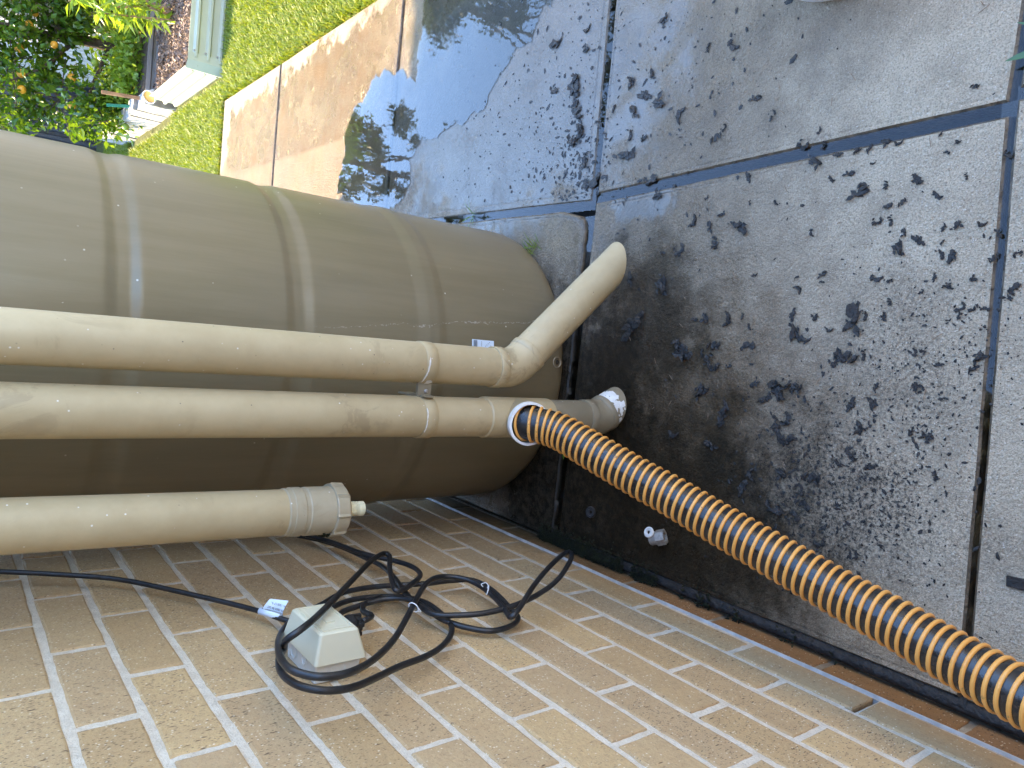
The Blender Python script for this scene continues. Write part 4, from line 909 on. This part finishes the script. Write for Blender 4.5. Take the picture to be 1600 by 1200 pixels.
for h in (.03, .10, .165):
    mb = MB(); mb.lathe([(.006, 0), (.006, .003), (.001, .005)], (BX0 + .088, BY0 - .013, h), (0, -1, 0), 10); mb.build('bolt', M_STEEL, bed)
mb = MB(); nx, ny_ = 44, 40
for a in range(ny_ + 1):
    for b in range(nx + 1):
        x = BX0 + .004 + (BX1 - BX0 - .008) * b / nx; y = BY0 + .004 + (BY1 - BY0 - .008) * a / ny_; mb.v.append((x, y, BH - .05 + .05 * sm(0, .5, (y - BY0)) * 0 + .03 * mnoise.noise(Vector((x * 7, y * 7, 0))) + .014 * mnoise.noise(Vector((x * 30, y * 30, 0)))))
for a in range(ny_):
    for b in range(nx): o_ = a * (nx + 1) + b; mb.f.append((o_, o_ + 1, o_ + nx + 2, o_ + nx + 1)); mb.mi.append(0)
mb.build('soil', M_SOIL, bed)
V = []; F = []
for k in range(9000):
    x, y = nr.uniform(BX0 + .01, BX0 + .9), nr.uniform(BY0 + .01, BY1 - .01); z = BH - .05 + .03 * mnoise.noise(Vector((x * 7, y * 7, 0))) + .012; s_ = .003 + .008 * nr.random() ** 2; o_ = len(V)
    for q in range(4): V.append((x + s_ * nr.normal(), y + s_ * nr.normal(), z + s_ * .8 * nr.normal()))
    F += [(o_, o_ + 1, o_ + 2), (o_, o_ + 1, o_ + 3), (o_ + 1, o_ + 2, o_ + 3), (o_, o_ + 2, o_ + 3)]
stuff(np_mesh('mulch_chips', V, F, [simple('mulch', (.26, .185, .14), .9, .5, 200)], bed))
# second bed of weathered sleepers beyond
b2 = thing('sleeper_bed', 'weathered grey block garden edge running on behind the steel bed', 'garden bed', (1.95, 6.8, 0))
k = 0; y = 6.06
while y < 7.65:
    L = rnd.uniform(.20, .26); h = .20 + .012 * (k % 2) + rnd.uniform(-.01, .01); mb = MB(); x0 = 1.955 + rnd.uniform(-.008, .008)
    mb.box(x0, x0 + .10, y + .004, y + L - .004, -.02, h); mb.build('block', M_SLEEPER, b2); y += L; k += 1
mb = MB(); mb.box(2.06, 3.2, 6.06, 7.6, -.02, .13); mb.build('soil', M_SOIL, b2)

def leaf_cloud(pts, dirs, L, W, fold=.3, droop=0.0):
    "one folded diamond leaf at each point"
    n = len(pts); V = np.empty((n * 6, 3), np.float32); F = np.empty((n * 4, 3), np.int32)
    d = dirs / np.linalg.norm(dirs, axis=1, keepdims=True); r_ = nr.normal(size=(n, 3)); s_ = np.cross(d, r_); s_ /= np.linalg.norm(s_, axis=1, keepdims=True) + 1e-9; up = np.cross(s_, d)
    l = (L * nr.uniform(.65, 1.2, n))[:, None]; w_ = (W * nr.uniform(.7, 1.15, n))[:, None]
    V[0::6] = pts; V[1::6] = pts + d * l * .42 + s_ * w_ + up * w_ * fold; V[2::6] = pts + d * l * .40; V[3::6] = pts + d * l * .42 - s_ * w_ + up * w_ * fold; V[4::6] = pts + d * l - up * l * .12; V[5::6] = pts + d * l * .75 - up * l * .03
    o_ = np.arange(n) * 6
    F[0::4] = np.stack([o_, o_ + 1, o_ + 2], 1); F[1::4] = np.stack([o_, o_ + 2, o_ + 3], 1); F[2::4] = np.stack([o_ + 1, o_ + 4, o_ + 2], 1); F[3::4] = np.stack([o_ + 2, o_ + 4, o_ + 3], 1)
    return V, F
def limb(mb, pts, r0, r1, seg=8):
    pts = smooth_path(pts, .08); n = len(pts); mb.tube(pts, [r0 + (r1 - r0) * k / (n - 1) for k in range(n)], seg)
tree = thing('orange_tree', 'leafy orange tree with ripe fruit behind the raised bed', 'tree', (2.47, 7.1, 0))
mb = MB(); limb(mb, [(2.45, 7.12, -.05), (2.49, 7.1, .10), (2.56, 7.1, .22), (2.585, 7.1, .32), (2.58, 7.12, .47), (2.56, 7.15, .65), (2.5, 7.2, 1.1), (2.45, 7.25, 1.8)], .05, .02)
for e in ([(2.58, 7.12, .42), (2.75, 7.0, .62), (2.95, 6.9, .95), (3.1, 6.9, 1.4)], [(2.58, 7.12, .5), (2.42, 6.95, .62), (2.2, 6.85, .78), (2.0, 6.8, 1.05)], [(2.56, 7.15, .6), (2.5, 6.9, .85), (2.4, 6.7, 1.15)], [(2.55, 7.1, .3), (2.35, 7.0, .36), (2.15, 6.95, .42), (2.0, 6.95, .36)], [(2.5, 7.2, 1.0), (2.2, 7.3, 1.3), (1.9, 7.3, 1.6)], [(2.5, 7.2, 1.0), (2.8, 7.4, 1.4), (3.0, 7.5, 1.9)]): limb(mb, e, .02, .006, 6)
mb.build('trunk', M_BARK, tree, True)
# leafy sprays on twigs inside an uneven crown, thinner where the fence shows through
pts = []; dirs = []; tw = MB()
cl = [(2.25, 7.0, .95, .42), (2.75, 6.95, .85, .40), (2.05, 6.95, .62, .30), (2.55, 6.85, .70, .22), (1.98, 6.95, .32, .20), (3.0, 6.9, .7, .3), (2.35, 7.2, 1.5, .6), (2.95, 7.2, 1.45, .5), (1.9, 7.1, 1.2, .45), (2.4, 7.15, .30, .13), (2.62, 7.25, .22, .2), (2.15, 7.0, .2, .16), (2.85, 7.3, .3, .25)]
for (cx, cy, cz, cr) in cl:
    for k in range(int(300 * (cr / .4) ** 2)):
        v = nr.normal(size=3); v /= np.linalg.norm(v); c = np.array([cx, cy, cz]) + v * cr * (.35 + .65 * nr.random() ** .5)
        if mnoise.noise(Vector(c * 4.2)) < -.10: continue
        if c[2] < .03: continue
        m = nr.integers(4, 9); d0 = v + nr.normal(0, .6, 3) + (0, 0, -.2)
        for q in range(m): pts.append(c + nr.normal(0, .035, 3)); dirs.append(d0 + nr.normal(0, .75, 3))
        if k % 5 == 0: limb_p = [c - v * .18, c - v * .05 + nr.normal(0, .02, 3), c + v * .05]; tw.tube(limb_p, [.005, .003, .0015], 5)
pts = np.array(pts); V, F = leaf_cloud(pts, np.array(dirs), .072, .019); np_mesh('crown', V, F, M_LEAF, tree)
stuff(tw.build('twigs', M_BARK, tree))
for (x, y, z, mt) in [(2.556, 7.0, .846, 0), (2.651, 7.0, .818, 0), (2.455, 7.0, .678, 0), (2.238, 7.0, .549, 0), (2.057, 7.0, .872, 0), (2.027, 7.0, .533, 0), (2.175, 7.0, .882, 0), (2.36, 7.0, .903, 0), (2.408, 7.0, .397, 1), (2.436, 7.0, .204, 1), (1.958, 7.0, .147, 1)]:
    mb = MB(); s_ = rnd.uniform(.027, .034); y = y - .2; x = .544 + (x - .544) * y / 7.0; z = 1.345 + (z - 1.345) * y / 7.0
    mb.lathe([(s_ * math.sin(PI * k / 12) + .0003, -s_ * .96 * math.cos(PI * k / 12)) for k in range(13)], (x, y, z), (.1, .05, 1), 20); mb.build('orange', M_LIME if mt else M_FRUIT, tree, True)
# a young long-leaved shrub standing in the steel bed
sh = thing('young_shrub', 'young shrub with long bright leaves on thin brown stems in the steel bed', 'shrub', (2.50, 5.6, .15))
mb = MB(); sp_, sd_ = [], []
for e in ([(2.45, 5.55, .14), (2.47, 5.55, .35), (2.48, 5.56, .6), (2.5, 5.6, 1.0)], [(2.5, 5.6, .14), (2.53, 5.62, .4), (2.55, 5.62, .75)], [(2.42, 5.52, .14), (2.38, 5.5, .3), (2.33, 5.48, .5), (2.3, 5.45, .62)], [(2.47, 5.55, .3), (2.40, 5.5, .45), (2.36, 5.47, .58)], [(2.48, 5.56, .5), (2.40, 5.54, .66), (2.33, 5.5, .76)]):
    limb(mb, e, .010, .003, 6)
    e2 = smooth_path(e, .02)
    for q in e2[4:]:
        for r_ in range(3): sp_.append(np.array(q) + nr.normal(0, .008, 3)); sd_.append(np.array([nr.normal(-.5, .8), nr.normal(-.3, .7), nr.normal(-.35, .5)]))
mb.build('stems', M_TWIG, sh, True); V, F = leaf_cloud(np.array(sp_), np.array(sd_), .12, .013); np_mesh('leaves', V, F, M_LEAF2, sh)
# low green growth behind the beds
sp_, sd_ = [], []
for (cx, cy, cz, rx, rz, n) in ((2.35, 6.75, .22, .22, .14, 900), (2.75, 6.6, .22, .3, .15, 900), (2.05, 7.0, .2, .12, .12, 400)):
    for k in range(n): v = nr.normal(0, .45, 3); sp_.append(np.array([cx + v[0] * rx * 1.4, cy + v[1] * .3, cz + v[2] * rz])); sd_.append(nr.normal(0, 1, 3) + (0, -.4, .3))
hb = thing('bushy_herbs', 'low bushy green plants along the back of the beds under the orange tree', 'plants', (2.4, 6.7, .13)); V, F = leaf_cloud(np.array(sp_), np.array(sd_), .055, .015); np_mesh('leaves', V, F, M_LEAF2, hb)
# oddments at the bed corner
bk = thing('paint_bucket', 'small white bucket with orange inside at the corner of the steel bed', 'bucket', (1.93, 6.0, 0))
ax = Vector((-.55, -.55, .6)).normalized(); mb = MB(); mb.lathe([(.001, -.07), (.036, -.07), (.044, .0), (.047, .0), (.047, -.012)], (1.975, 5.90, .20), ax, 24); mb.build('shell', M_WHITE, bk, True, 40)
mb = MB(); mb.lathe([(.001, -.012), (.041, -.012)], (1.975, 5.90, .20), ax, 20); mb.build('paint', M_FRUIT, bk)
for nm, lab, p0, p1, mt, r_ in (('timber_stake', 'brown timber stake leaning in the garden bed behind the white bucket', (2.045, 6.25, .10), (2.02, 6.28, .44), M_STAKE, .014), ('green_stake', 'green garden stake leaning beside the timber stake', (2.03, 6.45, .10), (1.985, 6.5, .37), M_GREENST, .012)):
    mb = MB(); mb.tube([p0, p1], r_, 8); tag(mb.build(nm, mt), lab, 'stake')
mb = MB(); mb.tube(smooth_path([(1.955, 5.97, .0), (1.93, 5.98, .12), (1.945, 6.05, .2), (1.94, 6.15, .12), (1.935, 6.2, .0)], .02), .003, 6); mb.tube([(1.93, 5.98, .12), (1.94, 6.15, .12)], .003, 6); tag(mb.build('wire_hoop', M_WHITE), 'thin white wire hoop against the grey block edge', 'wire hoop')

# fences
def fence(name, label, p0, p1, z1, mat, npan, ribw=.09, dep=.03):
    t = thing(name, label, 'fence', (p0[0], p0[1], 0)); a, b = Vector((*p0, 0)), Vector((*p1, 0)); d = (b - a).normalized(); nn = Vector((d.y, -d.x, 0)); L = (b - a).length
    for k in range(npan):
        s0, s1 = L * k / npan + .02, L * (k + 1) / npan - .02; mb = MB(); u = s0; vs = []; m = 0; ph = 0
        while u < s1:
            for du, dd in ((0, 0), (ribw * .35, 0), (ribw * .5, dep), (ribw * .85, dep)):
                if u + du > s1: break
                p = a + d * (u + du) + nn * dd; vs += [(p.x, p.y, -.03), (p.x, p.y, z1)]; m += 1
            u += ribw
        mb.add(vs, [(2 * q, 2 * q + 2, 2 * q + 3, 2 * q + 1) for q in range(m - 1)]); mb.build('panel', mat, t)
        c = a + d * (s0 - .02) + nn * .015; mb = MB(); mb.box(c.x - .03, c.x + .03, c.y - .03, c.y + .03, -.03, z1 + .03); mb.build('post', mat, t)
    mb = MB(); c0, c1 = a + nn * .015, b + nn * .015
    mb.tube([(c0.x, c0.y, z1 + .01), (c1.x, c1.y, z1 + .01)], .03, 8); mb.build('rail', mat, t)
    return t
fence('side_fence', 'pale ribbed steel fence showing through the orange tree leaves', (3.42, 11.0), (3.42, -3.0), 1.75, M_FENCE, 6)
fence('back_fence', 'dark slate ribbed steel fence at the far end of the garden', (-6, 9.6), (3.38, 9.6), 1.75, M_NAVY, 4)

shed = thing('garden_shed', 'pale ribbed steel garden shed behind the orange tree', 'shed', (3.5, 8.5, 0))
mb = MB(); c = [(2.82, 7.6), (2.82, 9.45), (4.3, 9.45), (4.3, 7.6)]
for q in range(4):
    a, b = Vector((*c[q], 0)), Vector((*c[(q + 1) % 4], 0)); d = (b - a).normalized(); nn = Vector((-d.y, d.x, 0)); L = (b - a).length; vs = []; u = 0; m = 0
    while u < L:
        for du, dd in ((0, 0), (.045, 0), (.06, .022), (.10, .022)): p = a + d * min(L, u + du) + nn * dd; vs += [(p.x, p.y, -.03), (p.x, p.y, 1.9)]; m += 1
        u += .115
    mb = MB(); mb.add(vs, [(2 * e, 2 * e + 2, 2 * e + 3, 2 * e + 1) for e in range(m - 1)]); mb.build('wall_sheet', M_FENCE, shed)
mb = MB(); mb.box(2.74, 4.4, 7.5, 9.55, 1.9, 1.96); mb.build('roof', M_BEDBACK, shed)
# tall trees and a neighbour's house beyond the fences (mirrored in the wet slab)
def tall_tree(name, label, x, y, h, spread, mat, n, seed):
    t = thing(name, label, 'tree', (x, y, 0)); r2 = np.random.default_rng(seed); mb = MB(); limb(mb, [(x, y, -.05), (x + .1, y, h * .35), (x - .05, y + .1, h * .7), (x, y, h * .92)], .12, .02); P, D = [], []
    for k in range(11):
        a = r2.random() * 6.28; z0 = h * r2.uniform(.35, .75); rr = spread * r2.uniform(.45, 1); e = Vector((x + rr * math.cos(a), y + rr * math.sin(a), min(h, z0 + h * r2.uniform(.1, .3))))
        limb(mb, [(x, y, z0), ((x + e.x) / 2, (y + e.y) / 2, (z0 + e.z) / 2 + .1), e], .03, .008, 6)
        for c in range(4):
            cc = np.array(e) + r2.normal(0, .42, 3) * spread * .45; m = n // 44
            for q in range(m): P.append(cc + r2.normal(0, .26, 3) * spread * .42 * (1, 1, .7)); D.append(r2.normal(0, 1, 3) + (0, 0, -.6))
    mb.build('trunk', M_BARK, t, True); V, F = leaf_cloud(np.array(P), np.array(D), .13, .028); np_mesh('crown', V, F, mat, t); return t
tall_tree('gum_tree', 'tall open crowned gum tree beyond the back fence', 3.5, 13.0, 8.0, .95, M_GUM, 4200, 11)
tall_tree('dense_tree', 'broad dark bushy tree beyond the side fence', 6.1, 11.0, 8.7, 1.35, M_GUM, 11000, 5)
nh = thing('neighbour_house', 'neighbouring house with brown tiled roof beyond the side fence', 'house', (9.5, 6.5, 0))
mb = MB(); mb.box(6.4, 14, 3, 13, 0, 2.7); mb.build('wall', simple('render_brown', (.2, .13, .09), .8), nh)
mb = MB(); mb.add([(5.9, 2.5, 2.7), (5.9, 13.5, 2.7), (10, 13.5, 5.0), (10, 2.5, 5.0), (14.5, 13.5, 2.7), (14.5, 2.5, 2.7)], [(0, 1, 2, 3), (3, 2, 4, 5), (0, 3, 5), (1, 4, 2), (0, 5, 4, 1)]); mb.build('roof', simple('roof_tile', (.13, .075, .05), .7), nh)
